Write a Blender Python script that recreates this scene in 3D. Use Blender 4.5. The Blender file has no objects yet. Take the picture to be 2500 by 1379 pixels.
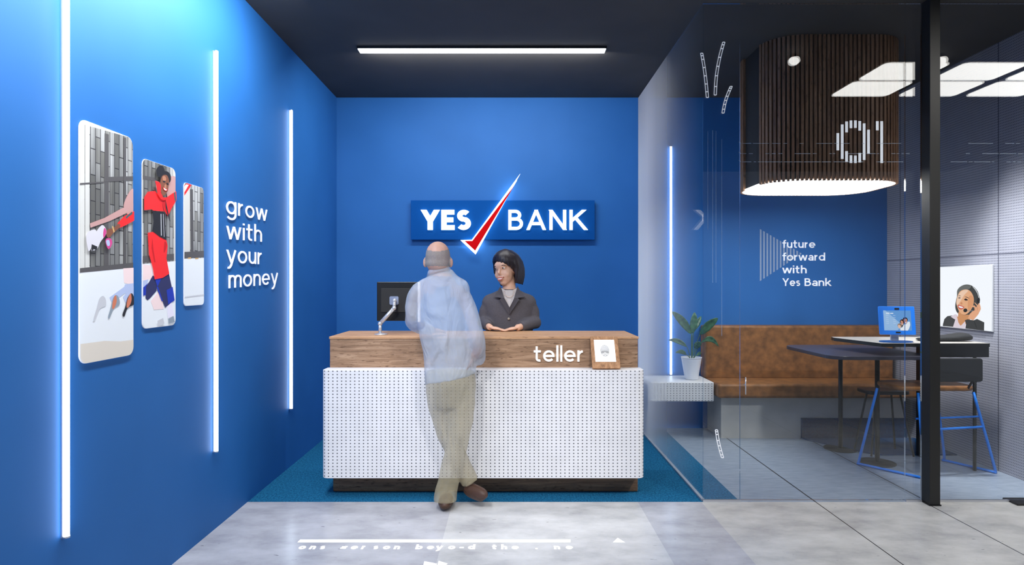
import bpy, bmesh, math, random
from mathutils import Vector, Matrix
random.seed(7)
sc = bpy.context.scene
col = sc.collection
F = 1500.0; CX = 1248.0; CY = 692.0; H = 1.4

def onY(px, py, Y): return Vector(((px-CX)*Y/F, Y, H-(py-CY)*Y/F))
def onX(px, py, X):
    Y = X*F/(px-CX); return Vector((X, Y, H-(py-CY)*Y/F))
def onZ(px, py, Z):
    Y = (H-Z)*F/(py-CY); return Vector(((px-CX)*Y/F, Y, Z))
def lin(c):
    r = []
    for v in c:
        v = v/255.0
        r.append(v/12.92 if v <= .04045 else ((v+.055)/1.055)**2.4)
    return (r[0], r[1], r[2], 1.0)

# ------------------------------------------------------------------ materials
def newmat(name):
    m = bpy.data.materials.new(name); m.use_nodes = True
    nt = m.node_tree; b = nt.nodes['Principled BSDF']
    return m, nt, b
def nd(nt, t, **kw):
    n = nt.nodes.new(t)
    for k, v in kw.items():
        if k.startswith('i_'): n.inputs[k[2:]].default_value = v
        else: setattr(n, k, v)
    return n
def lk(nt, a, b): nt.links.new(a, b)
def ramp(nt, fac, stops, interp='LINEAR'):
    r = nd(nt, 'ShaderNodeValToRGB'); r.color_ramp.interpolation = interp
    cr = r.color_ramp
    while len(cr.elements) < len(stops): cr.elements.new(.5)
    for e, (p, c) in zip(cr.elements, stops): e.position = p; e.color = c
    lk(nt, fac, r.inputs[0]); return r
def objco(nt, scale=(1,1,1), kind='Position'):
    g = nd(nt, 'ShaderNodeNewGeometry')
    mp = nd(nt, 'ShaderNodeMapping'); mp.inputs['Scale'].default_value = scale
    lk(nt, g.outputs['Position'], mp.inputs[0]); return mp.outputs[0]

def plain(name, c, rough=.5, metal=0, emis=0, ec=None, spec=.5, var=.0, vscale=30, bump=0, alpha=1):
    m, nt, b = newmat(name)
    base = lin(c); b.inputs['Base Color'].default_value = base
    b.inputs['Roughness'].default_value = rough; b.inputs['Metallic'].default_value = metal
    b.inputs['Specular IOR Level'].default_value = spec
    if var or bump:
        n = nd(nt, 'ShaderNodeTexNoise', i_Scale=vscale, i_Detail=4.0)
        lk(nt, objco(nt), n.inputs['Vector'])
        if var:
            lo = tuple(x*(1-var) for x in base[:3])+(1,); hi = tuple(min(1, x*(1+var)) for x in base[:3])+(1,)
            r = ramp(nt, n.outputs['Fac'], [(.3, lo), (.7, hi)]); lk(nt, r.outputs[0], b.inputs['Base Color'])
        if bump:
            bp = nd(nt, 'ShaderNodeBump', i_Strength=bump, i_Distance=.01); lk(nt, n.outputs['Fac'], bp.inputs['Height']); lk(nt, bp.outputs[0], b.inputs['Normal'])
    if emis:
        b.inputs['Emission Color'].default_value = lin(ec or c); b.inputs['Emission Strength'].default_value = emis
    b.inputs['Alpha'].default_value = alpha
    return m

def wood(name, lo, mid, hi, axis=0, sc_=1.0):
    m, nt, b = newmat(name)
    s = [40*sc_]*3; s[axis] = 3.2*sc_
    n = nd(nt, 'ShaderNodeTexNoise', i_Scale=1.0, i_Detail=7.0, i_Roughness=.7, i_Distortion=.6); lk(nt, objco(nt, s), n.inputs['Vector'])
    s2 = [90*sc_]*3; s2[axis] = 22*sc_
    n2 = nd(nt, 'ShaderNodeTexNoise', i_Scale=1.0, i_Detail=3.0); lk(nt, objco(nt, s2), n2.inputs['Vector'])
    r = ramp(nt, n.outputs['Fac'], [(.28, lin(lo)), (.5, lin(mid)), (.72, lin(hi))])
    r2 = ramp(nt, n2.outputs['Fac'], [(.30, (.35,.28,.22,1)), (.40, (1,1,1,1))])
    mx = nd(nt, 'ShaderNodeMix', data_type='RGBA', blend_type='MULTIPLY'); mx.inputs[0].default_value = .8
    lk(nt, r.outputs[0], mx.inputs[6]); lk(nt, r2.outputs[0], mx.inputs[7]); lk(nt, mx.outputs[2], b.inputs['Base Color'])
    b.inputs['Roughness'].default_value = .55
    bp = nd(nt, 'ShaderNodeBump', i_Strength=.15, i_Distance=.004); lk(nt, n.outputs['Fac'], bp.inputs['Height']); lk(nt, bp.outputs[0], b.inputs['Normal'])
    return m

def mth(nt, op, a, b_=None):
    n = nd(nt, 'ShaderNodeMath', operation=op)
    for i, v in enumerate((a, b_)):
        if v is None: continue
        if isinstance(v, (int, float)): n.inputs[i].default_value = v
        else: lk(nt, v, n.inputs[i])
    return n.outputs[0]

def perforated(name, c, hole, u, v, du, dv, rad, u0=0, v0=0, rough=.45, seams=()):
    """round holes on a grid along world axes u,v (0=x,1=y,2=z)"""
    m, nt, b = newmat(name)
    g = nd(nt, 'ShaderNodeNewGeometry'); sx = nd(nt, 'ShaderNodeSeparateXYZ'); lk(nt, g.outputs['Position'], sx.inputs[0])
    def cell(ax, d, o):
        a = mth(nt, 'ADD', sx.outputs[ax], 20-o); a = mth(nt, 'DIVIDE', a, d); a = mth(nt, 'FRACT', a)
        a = mth(nt, 'SUBTRACT', a, .5); return mth(nt, 'MULTIPLY', a, d)
    a = cell(u, du, u0); c_ = cell(v, dv, v0)
    d = mth(nt, 'SQRT', mth(nt, 'ADD', mth(nt, 'MULTIPLY', a, a), mth(nt, 'MULTIPLY', c_, c_)))
    f = mth(nt, 'LESS_THAN', d, rad)
    for ax, pos, w in seams:
        s = mth(nt, 'LESS_THAN', mth(nt, 'ABSOLUTE', mth(nt, 'SUBTRACT', sx.outputs[ax], pos)), w)
        f = mth(nt, 'MAXIMUM', f, s)
    n = nd(nt, 'ShaderNodeTexNoise', i_Scale=9.0, i_Detail=5.0); lk(nt, objco(nt), n.inputs['Vector'])
    base = lin(c)
    r = ramp(nt, n.outputs['Fac'], [(.3, tuple(x*.93 for x in base[:3])+(1,)), (.7, base)])
    mx = nd(nt, 'ShaderNodeMix', data_type='RGBA'); lk(nt, f, mx.inputs[0]); lk(nt, r.outputs[0], mx.inputs[6]); mx.inputs[7].default_value = lin(hole)
    lk(nt, mx.outputs[2], b.inputs['Base Color']); b.inputs['Roughness'].default_value = rough
    return m

def emit(name, c, s):
    m = bpy.data.materials.new(name); m.use_nodes = True; nt = m.node_tree; nt.nodes.clear()
    e = nd(nt, 'ShaderNodeEmission', i_Strength=s); e.inputs[0].default_value = lin(c)
    o = nd(nt, 'ShaderNodeOutputMaterial'); lk(nt, e.outputs[0], o.inputs[0]); return m

def glass(name, tint, refl, haze=0, k=.6):
    m = bpy.data.materials.new(name); m.use_nodes = True; nt = m.node_tree; nt.nodes.clear()
    t = nd(nt, 'ShaderNodeBsdfTransparent'); t.inputs[0].default_value = tint
    g = nd(nt, 'ShaderNodeBsdfGlossy', i_Roughness=.0); g.inputs[0].default_value = (1,1,1,1)
    fr = nd(nt, 'ShaderNodeLayerWeight', i_Blend=.25)
    f = mth(nt, 'MULTIPLY_ADD', fr.outputs['Fresnel'], k); f.node.inputs[2].default_value = refl
    mx = nd(nt, 'ShaderNodeMixShader'); lk(nt, f, mx.inputs[0]); lk(nt, t.outputs[0], mx.inputs[1]); lk(nt, g.outputs[0], mx.inputs[2])
    o = nd(nt, 'ShaderNodeOutputMaterial'); lk(nt, mx.outputs[0], o.inputs[0]); return m

def ghost(m, t):
    """see-through cloth / skin as the photograph shows the figures"""
    nt = m.node_tree; o = [n for n in nt.nodes if n.type == 'OUTPUT_MATERIAL'][0]
    src = o.inputs[0].links[0].from_socket
    tr = nd(nt, 'ShaderNodeBsdfTransparent'); mx = nd(nt, 'ShaderNodeMixShader'); mx.inputs[0].default_value = t
    lk(nt, src, mx.inputs[1]); lk(nt, tr.outputs[0], mx.inputs[2]); lk(nt, mx.outputs[0], o.inputs[0]); return m

# ------------------------------------------------------------------ mesh builder
def crom(pts, n=6, closed=False):
    out = []; N = len(pts); P = [tuple(p) for p in pts]; L = len(P[0])
    rng = range(N) if closed else range(N-1)
    for i in rng:
        if closed: a, b, c, d = P[i-1], P[i], P[(i+1) % N], P[(i+2) % N]
        else: a, b, c, d = P[max(i-1, 0)], P[i], P[i+1], P[min(i+2, N-1)]
        for k in range(n):
            t = k/n
            out.append(tuple(.5*((2*b[j])+(-a[j]+c[j])*t+(2*a[j]-5*b[j]+4*c[j]-d[j])*t*t+(-a[j]+3*b[j]-3*c[j]+d[j])*t**3) for j in range(L)))
    if not closed: out.append(P[-1])
    return out

class MB:
    def __init__(s): s.v = []; s.f = []; s.m = []
    def add(s, vs, fs, m=0):
        o = len(s.v); s.v += [Vector(p) for p in vs]
        for f in fs: s.f.append([o+i for i in f]); s.m.append(m)
        return s
    def box(s, x0, x1, y0, y1, z0, z1, m=0):
        vs = [(x, y, z) for x in (x0, x1) for y in (y0, y1) for z in (z0, z1)]
        return s.add(vs, [(0,1,3,2), (4,6,7,5), (0,4,5,1), (2,3,7,6), (0,2,6,4), (1,5,7,3)], m)
    def prism(s, pts, off, m=0, side=None):
        n = len(pts); off = Vector(off); vs = [Vector(p) for p in pts]; vs += [p+off for p in vs]
        s.add(vs, [list(range(n))[::-1], list(range(n, 2*n))], m)
        o = len(s.v)-2*n
        for i in range(n):
            j = (i+1) % n; s.f.append([o+i, o+j, o+n+j, o+n+i]); s.m.append(m if side is None else side)
        return s
    def poly(s, pts, m=0): return s.add(pts, [list(range(len(pts)))], m)
    def sweep(s, pts, n=10, m=0, smooth=0, closed=False, ref=None):
        """pts: (x,y,z,ra,rb); ra along the side axis (x-ish), rb across it"""
        pts = [tuple(p) if len(p) == 5 else tuple(p)+(p[3],) for p in pts]
        if smooth: pts = crom(pts, smooth, closed)
        P = [Vector(p[:3]) for p in pts]; N = len(P); o = len(s.v)
        ref = Vector(ref or (1,0,0))
        for i, p in enumerate(P):
            if closed: d = P[(i+1) % N]-P[i-1]
            else: d = P[min(i+1, N-1)]-P[max(i-1, 0)]
            d.normalize(); rf = ref if abs(d.dot(ref)) < .93 else Vector((0,1,0))
            a = (rf-d*rf.dot(d)).normalized(); b = d.cross(a)
            for k in range(n):
                t = 2*math.pi*k/n; s.v.append(p+a*(pts[i][3]*math.cos(t))+b*(pts[i][4]*math.sin(t)))
        for i in range(N if closed else N-1):
            for k in range(n):
                i2 = (i+1) % N; s.f.append([o+i*n+k, o+i*n+(k+1) % n, o+i2*n+(k+1) % n, o+i2*n+k]); s.m.append(m)
        if not closed:
            s.f.append([o+k for k in range(n)][::-1]); s.m.append(m)
            s.f.append([o+(N-1)*n+k for k in range(n)]); s.m.append(m)
        return s
    def tube(s, path, r, n=8, m=0, smooth=0, closed=False):
        return s.sweep([tuple(p)+(r, r) for p in path], n, m, smooth, closed)
    def ball(s, c, r, R=None, nu=16, nv=10, m=0):
        if isinstance(r, (int, float)): r = (r, r, r)
        c = Vector(c); vs = [(0,0,r[2])]
        for j in range(1, nv):
            a = math.pi*j/nv
            for i in range(nu):
                t = 2*math.pi*i/nu; vs.append((r[0]*math.sin(a)*math.cos(t), r[1]*math.sin(a)*math.sin(t), r[2]*math.cos(a)))
        vs.append((0,0,-r[2])); fs = []
        for i in range(nu):
            k = (i+1) % nu; fs.append((0, 1+i, 1+k)); e = len(vs)-1; b = 1+(nv-2)*nu; fs.append((e, b+k, b+i))
        for j in range(nv-2):
            for i in range(nu):
                k = (i+1) % nu; fs.append((1+j*nu+i, 1+(j+1)*nu+i, 1+(j+1)*nu+k, 1+j*nu+k))
        return s.add([(R @ Vector(p) if R else Vector(p))+c for p in vs], fs, m)
    def lathe(s, prof, c, n=32, m=0):
        c = Vector(c); vs = []; fs = []; N = len(prof)
        for r, z in prof:
            for i in range(n):
                t = 2*math.pi*i/n; vs.append((c.x+r*math.cos(t), c.y+r*math.sin(t), c.z+z))
        for j in range(N-1):
            for i in range(n):
                k = (i+1) % n; fs.append((j*n+i, j*n+k, (j+1)*n+k, (j+1)*n+i))
        fs.append(list(range(n))[::-1]); fs.append([(N-1)*n+i for i in range(n)])
        return s.add(vs, fs, m)
    def build(s, name, mats, parent=None, smooth=False, bevel=0, seg=2, origin=None):
        if not isinstance(mats, (list, tuple)): mats = [mats]
        me = bpy.data.meshes.new(name)
        if parent is not None: o = parent_world(parent)
        elif origin is not None: o = Vector(origin)
        else:
            xs = [p.x for p in s.v]; ys = [p.y for p in s.v]; zs = [p.z for p in s.v]
            o = Vector(((min(xs)+max(xs))/2, (min(ys)+max(ys))/2, min(zs)))
        me.from_pydata([p-o for p in s.v], [], s.f)
        for m in mats: me.materials.append(m)
        for p, mi in zip(me.polygons, s.m): p.material_index = mi; p.use_smooth = smooth
        me.validate()
        bm = bmesh.new(); bm.from_mesh(me); bmesh.ops.recalc_face_normals(bm, faces=bm.faces); bm.to_mesh(me); bm.free()
        ob = bpy.data.objects.new(name, me); col.objects.link(ob)
        if parent is not None: ob.parent = parent; ob['_o'] = 0; del ob['_o']
        else: ob.location = o
        if bevel:
            b = ob.modifiers.new('bevel', 'BEVEL'); b.width = bevel; b.segments = seg; b.limit_method = 'ANGLE'; b.harden_normals = False
        WORLD[ob.name] = o
        return ob
WORLD = {}
def parent_world(p): return WORLD[p.name]
def tag(o, label, cat, group=None):
    o['label'] = label; o['category'] = cat
    if group: o['group'] = group
    return o
def thing(name, label, cat, loc, group=None):
    o = bpy.data.objects.new(name, None); o.empty_display_size = .1; col.objects.link(o); o.location = loc
    WORLD[o.name] = Vector(loc); return tag(o, label, cat, group)
def struct(o): o['kind'] = 'structure'; return o
def copy_tree(o, loc=None, parent=None, label=None):
    c = o.copy(); col.objects.link(c)
    if parent is not None: c.parent = parent
    if loc is not None: c.location = loc; WORLD[c.name] = Vector(loc)
    if label: c['label'] = label
    for ch in list(o.children): copy_tree(ch, None, c)
    return c
def rrect(x0, x1, y0, y1, r, n=6):
    out = []
    for cx, cy, a in ((x1-r, y1-r, 0), (x0+r, y1-r, 90), (x0+r, y0+r, 180), (x1-r, y0+r, 270)):
        for k in range(n+1):
            t = math.radians(a+90*k/n); out.append((cx+r*math.cos(t), cy+r*math.sin(t)))
    return out

def solidify_volumes(mb, name, mats, parent, voxel, smooth_it=6, picker=None, disp=0):
    """fuse overlapping closed volumes into one continuous skin"""
    tmp = mb.build('tmp', mats[0], None, True, origin=(0,0,0))
    r = tmp.modifiers.new('r', 'REMESH'); r.mode = 'VOXEL'; r.voxel_size = voxel; r.use_smooth_shade = True
    s = tmp.modifiers.new('s', 'SMOOTH'); s.iterations = smooth_it; s.factor = .5
    if disp:
        tx = bpy.data.textures.new('folds', 'CLOUDS'); tx.noise_scale = .12; tx.noise_depth = 1
        d = tmp.modifiers.new('d', 'DISPLACE'); d.texture = tx; d.strength = disp; d.mid_level = .5; d.texture_coords = 'GLOBAL'
    dg = bpy.context.evaluated_depsgraph_get(); ev = tmp.evaluated_get(dg)
    me = bpy.data.meshes.new_from_object(ev); me.name = name
    bpy.data.objects.remove(tmp)
    me.materials.clear()
    for m in mats: me.materials.append(m)
    for p in me.polygons:
        p.use_smooth = True; p.material_index = picker(p.center) if picker else 0
    o = parent_world(parent); me.transform(Matrix.Translation(-o))
    ob = bpy.data.objects.new(name, me); col.objects.link(ob); ob.parent = parent
    WORLD[ob.name] = o
    return ob

# ------------------------------------------------------------------ stroke lettering
def arc(cx, cy, rx, ry, a0, a1, n=None):
    n = n or max(3, int(abs(a1-a0)/12))
    return [(cx+rx*math.cos(math.radians(a0+(a1-a0)*k/n)), cy+ry*math.sin(math.radians(a0+(a1-a0)*k/n))) for k in range(n+1)]
def glyph(ch, t):
    h = t/2; R = .5-h; C = 1.4
    def n_(w): return [arc(w/2, 1-w/2, w/2-h, w/2-h, 180, 0)+[(w-h, 0)], [(h, 0), (h, 1)]]
    G = {
     'o': ([arc(.5,.5,R,R,0,360)], 1.0), 'e': ([[(h,.5),(1-h,.5)]+arc(.5,.5,R,R,0,318)], 1.0),
     'r': ([[(h,0),(h,1)], arc(.5,.5,R,R,168,95)], .56),
     'w': ([[(h*.8,1),(.36,0)],[(.36,0),(.7,1)],[(.7,1),(1.04,0)],[(1.04,0),(1.4-h*.8,1)]], 1.4),
     'y': ([[(h*.8,1),(.48,0)], [(.96-h*.8,1),(.44,-.2)]+arc(.2,-.12,.22,.26,-20,-110)], .95),
     'u': ([[(h,1)]+arc(.43,.43,.43-h,.43-h,180,360), [(.86-h,1),(.86-h,0)]], .86),
     'n': (n_(.86), .86),
     'm': ([[(h,0),(h,1)], arc(.37,.66,.37-h,.34-h,180,0)+[(.74-h,0)], arc(1.05-h*.9,.66,.37-h,.34-h,180,0)+[(1.42-h*1.9,0)]], 1.42-h),
     'h': ([[(h,0),(h,1.45)], arc(.43,.57,.43-h,.43-h,180,0)+[(.86-h,0)]], .86),
     'i': ([[(h,0),(h,1)], [(h,1.2),(h,1.2+t)]], t), 'l': ([[(h,0),(h,1.45)]], t),
     't': ([[(.26,1.35),(.26,.3)]+arc(.5,.27,.24,.27-h,180,290), [(0,1-h),(.62,1-h)]], .66),
     'd': ([arc(.5,.5,R,R,0,360), [(1-h,0),(1-h,1.45)]], 1.0), 'b': ([arc(.5,.5,R,R,0,360), [(h,0),(h,1.45)]], 1.0),
     'g': ([arc(.5,.5,R,R,0,360), [(1-h,1),(1-h,0)]+arc(.5,-.02,R,.43-h,0,-145)], 1.0),
     'f': ([[(.28,0),(.28,1.15)]+arc(.54,1.15,.26,.3-h,180,80), [(0,1-h),(.6,1-h)]], .58),
     'k': ([[(h,0),(h,1.45)], [(h,.36),(.78,1)], [(.34,.6),(.84,0)]], .84),
     'a': ([arc(.42,.3,.42-h,.3-h,0,360), [(.84-h,0),(.84-h,.6)]+arc(.44,.6,.40-h,.4-h,0,150)], .84),
     's': ([arc(.37,(1-h+.53)/2,.34-h,(1-h-.53)/2,35,270)+arc(.37,(.53+h)/2,.37-h,(.53-h)/2,85,-145)], .74),
     '-': ([[(0,.5),(.6,.5)]], .6), '=': ([[(0,.3),(.8,.3)],[(.1,.75),(.9,.75)]], .9), '.': ([[(0,h),(t,h)]], t),
     'Y': ([[(h*1.1,C),(.6,.62)],[(1.2-h*1.1,C),(.6,.62)],[(.6,.70),(.6,0)]], 1.2),
     'E': ([[(h,0),(h,C)],[(h,C-h),(.82,C-h)],[(h,.7),(.76,.7)],[(h,h),(.84,h)]], .86),
     'S': ([arc(.47,(C-h+.74)/2,.43-h,(C-h-.74)/2,38,270)+arc(.44,(.74+h)/2,.47-h,(.74-h)/2,85,-142)], .92),
     'B': ([[(h,0),(h,C)],[(h,C-h),(.46,C-h)]+arc(.46,(C-h+.76)/2,.40-h,(C-h-.76)/2,90,-90)+[(h,.76)],[(h,.76),(.52,.76)]+arc(.52,(.76+h)/2,.46-h,(.76-h)/2,90,-90)+[(h,h)]], .98),
     'A': ([[(h*1.1,0),(.66,C-h*.4)],[(.66,C-h*.4),(1.32-h*1.1,0)],[(.3,.44),(1.02,.44)]], 1.32),
     'N': ([[(h,0),(h,C)],[(h,C-h*.4),(1.12-h,h*.4)],[(1.12-h,0),(1.12-h,C)]], 1.12),
     'K': ([[(h,0),(h,C)],[(h,.6),(.98,C)],[(.4,.86),(1.1,0)]], 1.08),
    }
    return G[ch]
def barclip(mb, a, b, t, fn, depth, band):
    """straight stroke cut off flush at the line band"""
    a = Vector(a); b = Vector(b); d = (b-a).normalized(); n = Vector((-d.y, d.x))*t/2
    if abs(d.x) > .02 and abs(d.y) > .02:
        if min(abs(a.y-band[0]), abs(a.y-band[1])) < .1: a = a-d*t
        if min(abs(b.y-band[0]), abs(b.y-band[1])) < .1: b = b+d*t
    P = [a+n, b+n, b-n, a-n]
    for lim, sg in ((band[0], 1), (band[1], -1)):
        out = []
        for k in range(len(P)):
            p, q = P[k-1], P[k]; sp, sq = (p.y-lim)*sg, (q.y-lim)*sg
            if (sp >= 0) != (sq >= 0): u = sp/(sp-sq); out.append(p+(q-p)*u)
            if sq >= 0: out.append(q)
        P = out
    N = len(P)
    vs = [fn(p.x, p.y, 0) for p in P]+[fn(p.x, p.y, depth) for p in P]
    mb.add(vs, [list(range(N))[::-1], list(range(N, 2*N))]+[[k, (k+1) % N, N+(k+1) % N, N+k] for k in range(N)])
def ribbon(mb, pts, t, fn, depth, m=0):
    h = t/2; n = len(pts); P = [Vector((a, b)) for a, b in pts]
    q = [P[0]]
    for p in P[1:]:
        if (p-q[-1]).length > 1e-5: q.append(p)
    P = q; n = len(P)
    closed = n > 4 and (P[0]-P[-1]).length < 1e-4
    if closed: P = P[:-1]; n -= 1
    L = []; Rr = []
    for i in range(n):
        if closed: a, c = P[i-1], P[(i+1) % n]
        else: a, c = P[max(i-1, 0)], P[min(i+1, n-1)]
        d0 = (P[i]-a); d1 = (c-P[i])
        d0 = d0.normalized() if d0.length > 1e-6 else d1.normalized(); d1 = d1.normalized() if d1.length > 1e-6 else d0
        n0 = Vector((-d0.y, d0.x)); n1 = Vector((-d1.y, d1.x)); mm = (n0+n1).normalized(); k = h/max(.55, mm.dot(n0))
        L.append(P[i]+mm*k); Rr.append(P[i]-mm*k)
    o = len(mb.v)
    for i in range(n):
        for w in (0, depth):
            mb.v.append(fn(L[i].x, L[i].y, w)); mb.v.append(fn(Rr[i].x, Rr[i].y, w))
    rng = range(n) if closed else range(n-1)
    for i in rng:
        a = o+4*i; b = o+4*((i+1) % n)
        for q in ((a, b, b+1, a+1), (a+2, a+3, b+3, b+2), (a, a+2, b+2, b), (a+1, b+1, b+3, a+3)): mb.f.append(list(q)); mb.m.append(m)
    if not closed:
        for a in (o, o+4*(n-1)): mb.f.append([a, a+1, a+3, a+2]); mb.m.append(m)
def text(s, fn, width, t, depth, mat, parent, gap=.17, size=1.0, part='letter', mats=None):
    """fn(u,v,w) maps metres on the sign; width = wanted width in m (None: natural)"""
    adv = []; x = 0
    for ch in s:
        if ch == ' ': x += .55; continue
        g, a = glyph(ch, t); adv.append((ch, g, x)); x += a+gap
    tot = x-gap; sx = (width/tot) if width else size
    for ch, g, x0 in adv:
        mb = MB()
        for st in g:
            f_ = lambda u, v, w: fn((u+x0)*sx, v*size, w)
            if len(st) == 2 and ch in 'YANKwk': barclip(mb, st[0], st[1], t, f_, depth, (0, {'w': 1, 'k': 1.45}.get(ch, 1.4)) if not (ch == 'k' and st[0][0] > .3) else (0, 1.0))
            elif len(st) == 2 and ch == 'y': barclip(mb, st[0], st[1], t, f_, depth, (0, 1))
            else: ribbon(mb, st, t, f_, depth)
        mb.build(part, mat, parent)
    return tot*sx

# ------------------------------------------------------------------ camera
cam = bpy.data.cameras.new('camera'); co = bpy.data.objects.new('camera', cam); col.objects.link(co)
co.location = (0, 0, H); co.rotation_euler = (math.pi/2, 0, 0)
cam.sensor_width = 36; cam.lens = F/2500*36; cam.shift_x = 2/2500; cam.shift_y = 2.5/2500; cam.clip_start = .05
sc.camera = co

# ------------------------------------------------------------------ shared materials
M = {}
m, nt, b = newmat('blue wall paint')
n = nd(nt, 'ShaderNodeTexNoise', i_Scale=2.0, i_Detail=2.0); lk(nt, objco(nt), n.inputs['Vector'])
r = ramp(nt, n.outputs['Fac'], [(.3, (.018,.140,.44,1)), (.7, (.022,.155,.48,1))]); lk(nt, r.outputs[0], b.inputs['Base Color'])
n = nd(nt, 'ShaderNodeTexNoise', i_Scale=260.0, i_Detail=2.0); lk(nt, objco(nt), n.inputs['Vector'])
bp = nd(nt, 'ShaderNodeBump', i_Strength=.05, i_Distance=.002); lk(nt, n.outputs['Fac'], bp.inputs['Height']); lk(nt, bp.outputs[0], b.inputs['Normal'])
b.inputs['Roughness'].default_value = .6; b.inputs['Specular IOR Level'].default_value = .3; M['blue'] = m
M['ceil'] = plain('charcoal ceiling', (66,64,62), .75, var=.08, vscale=3)
# lobby stone floor: tiles of different tone, dark joints, cloudy grain
m, nt, b = newmat('pale stone tile')
g = nd(nt, 'ShaderNodeNewGeometry'); sx = nd(nt, 'ShaderNodeSeparateXYZ'); lk(nt, g.outputs['Position'], sx.inputs[0])
xx = mth(nt, 'DIVIDE', mth(nt, 'ADD', sx.outputs[0], 4), 8)
def xf(v): return (v+4)/8
tone = ramp(nt, xx, [(0, (.50,.50,.54,1)), (xf(-.375), (.62,.62,.63,1)), (xf(.785), (.50,.50,.535,1)), (xf(1.2), (.60,.595,.58,1)), (xf(1.952), (.62,.615,.60,1)), (xf(2.645), (.66,.655,.635,1))], 'CONSTANT')
n1 = nd(nt, 'ShaderNodeTexNoise', i_Scale=1.0, i_Detail=9.0, i_Roughness=.62); lk(nt, objco(nt, (3.2, 5.5, 1)), n1.inputs['Vector'])
cl = ramp(nt, n1.outputs['Fac'], [(.28, (.62,.62,.64,1)), (.5, (.9,.9,.9,1)), (.72, (1.12,1.12,1.12,1))])
mx = nd(nt, 'ShaderNodeMix', data_type='RGBA', blend_type='MULTIPLY'); mx.inputs[0].default_value = 1
lk(nt, tone.outputs[0], mx.inputs[6]); lk(nt, cl.outputs[0], mx.inputs[7])
n2 = nd(nt, 'ShaderNodeTexNoise', i_Scale=1.0, i_Detail=2.0); lk(nt, objco(nt, (16, 40, 1)), n2.inputs['Vector'])
pit = ramp(nt, n2.outputs['Fac'], [(.235, (.45,.45,.45,1)), (.29, (1,1,1,1))])
mx2 = nd(nt, 'ShaderNodeMix', data_type='RGBA', blend_type='MULTIPLY'); mx2.inputs[0].default_value = 1
lk(nt, mx.outputs[2], mx2.inputs[6]); lk(nt, pit.outputs[0], mx2.inputs[7])
f = None
for p in (1.952, 2.645, 3.34):
    q = mth(nt, 'LESS_THAN', mth(nt, 'ABSOLUTE', mth(nt, 'SUBTRACT', sx.outputs[0], p)), .0035)
    f = q if f is None else mth(nt, 'MAXIMUM', f, q)
mx3 = nd(nt, 'ShaderNodeMix', data_type='RGBA'); lk(nt, f, mx3.inputs[0]); lk(nt, mx2.outputs[2], mx3.inputs[6]); mx3.inputs[7].default_value = (.05,.05,.05,1)
lk(nt, mx3.outputs[2], b.inputs['Base Color']); b.inputs['Roughness'].default_value = .22
b.inputs['Specular IOR Level'].default_value = .6
M['stone'] = m
# meeting room floor, blue grey
m, nt, b = newmat('blue grey stone')
g = nd(nt, 'ShaderNodeNewGeometry'); sx = nd(nt, 'ShaderNodeSeparateXYZ'); lk(nt, g.outputs['Position'], sx.inputs[0])
n1 = nd(nt, 'ShaderNodeTexNoise', i_Scale=1.0, i_Detail=8.0); lk(nt, objco(nt, (9, 30, 1)), n1.inputs['Vector'])
cl = ramp(nt, n1.outputs['Fac'], [(.3, lin((134,148,166))), (.7, lin((160,172,188)))])
f = None
for p in (1.952, 2.674):
    q = mth(nt, 'LESS_THAN', mth(nt, 'ABSOLUTE', mth(nt, 'SUBTRACT', sx.outputs[0], p)), .005)
    f = q if f is None else mth(nt, 'MAXIMUM', f, q)
mx3 = nd(nt, 'ShaderNodeMix', data_type='RGBA'); lk(nt, f, mx3.inputs[0]); lk(nt, cl.outputs[0], mx3.inputs[6]); mx3.inputs[7].default_value = (.02,.025,.03,1)
lk(nt, mx3.outputs[2], b.inputs['Base Color']); b.inputs['Roughness'].default_value = .35
M['stone_blue'] = m
# carpet
def carpet(name, a, c):
    m, nt, b = newmat(name)
    n = nd(nt, 'ShaderNodeTexNoise', i_Scale=95.0, i_Detail=4.0, i_Roughness=.7); lk(nt, objco(nt, (1, .6, 1)), n.inputs['Vector'])
    r = ramp(nt, n.outputs['Fac'], [(.32, lin(a)), (.68, lin(c))]); lk(nt, r.outputs[0], b.inputs['Base Color'])
    bp = nd(nt, 'ShaderNodeBump', i_Strength=.6, i_Distance=.004); lk(nt, n.outputs['Fac'], bp.inputs['Height']); lk(nt, bp.outputs[0], b.inputs['Normal'])
    b.inputs['Roughness'].default_value = .95; b.inputs['Specular IOR Level'].default_value = .1
    return m
M['carpet'] = carpet('teal carpet', (8,62,100), (36,116,158))
M['rug'] = carpet('navy rug', (2,40,78), (8,66,112))
M['woodfront'] = wood('rustic oak', (98,74,55), (146,114,88), (182,150,122))
M['woodtop'] = wood('rustic oak top', (150,108,74), (190,146,108), (216,176,136))
M['woodbase'] = wood('dark oak', (84,62,46), (134,102,76), (170,136,104))
M['woodv'] = wood('oak upright grain', (120,80,48), (170,122,80), (200,154,112), axis=2)
M['perf'] = perforated('white perforated metal', (232,232,236), (84,86,92), 0, 2, .0284, .0213, .0042, 0, .010)
M['perfshelf'] = perforated('white perforated shelf metal', (222,222,224), (96,96,104), 0, 2, .0284, .0213, .0045)
M['perfwall'] = perforated('grey perforated panel', (172,173,184), (84,86,100), 1, 2, .0145, .0196, .0036, seams=((2, 1.62, .004), (1, 4.59, .004), (1, 5.75, .004)))
M['tube'] = emit('white led tube', (222,238,255), 9.0)
M['panel'] = emit('white led panel', (255,252,246), 9.0)
M['diff'] = emit('white diffuser', (255,252,244), 11.0)
M['black'] = plain('black powder coat', (30,30,30), .45)
M['blackpl'] = plain('black plastic', (14,14,15), .35)
M['steel'] = plain('brushed aluminium', (205,207,214), .3, .6)
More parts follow.
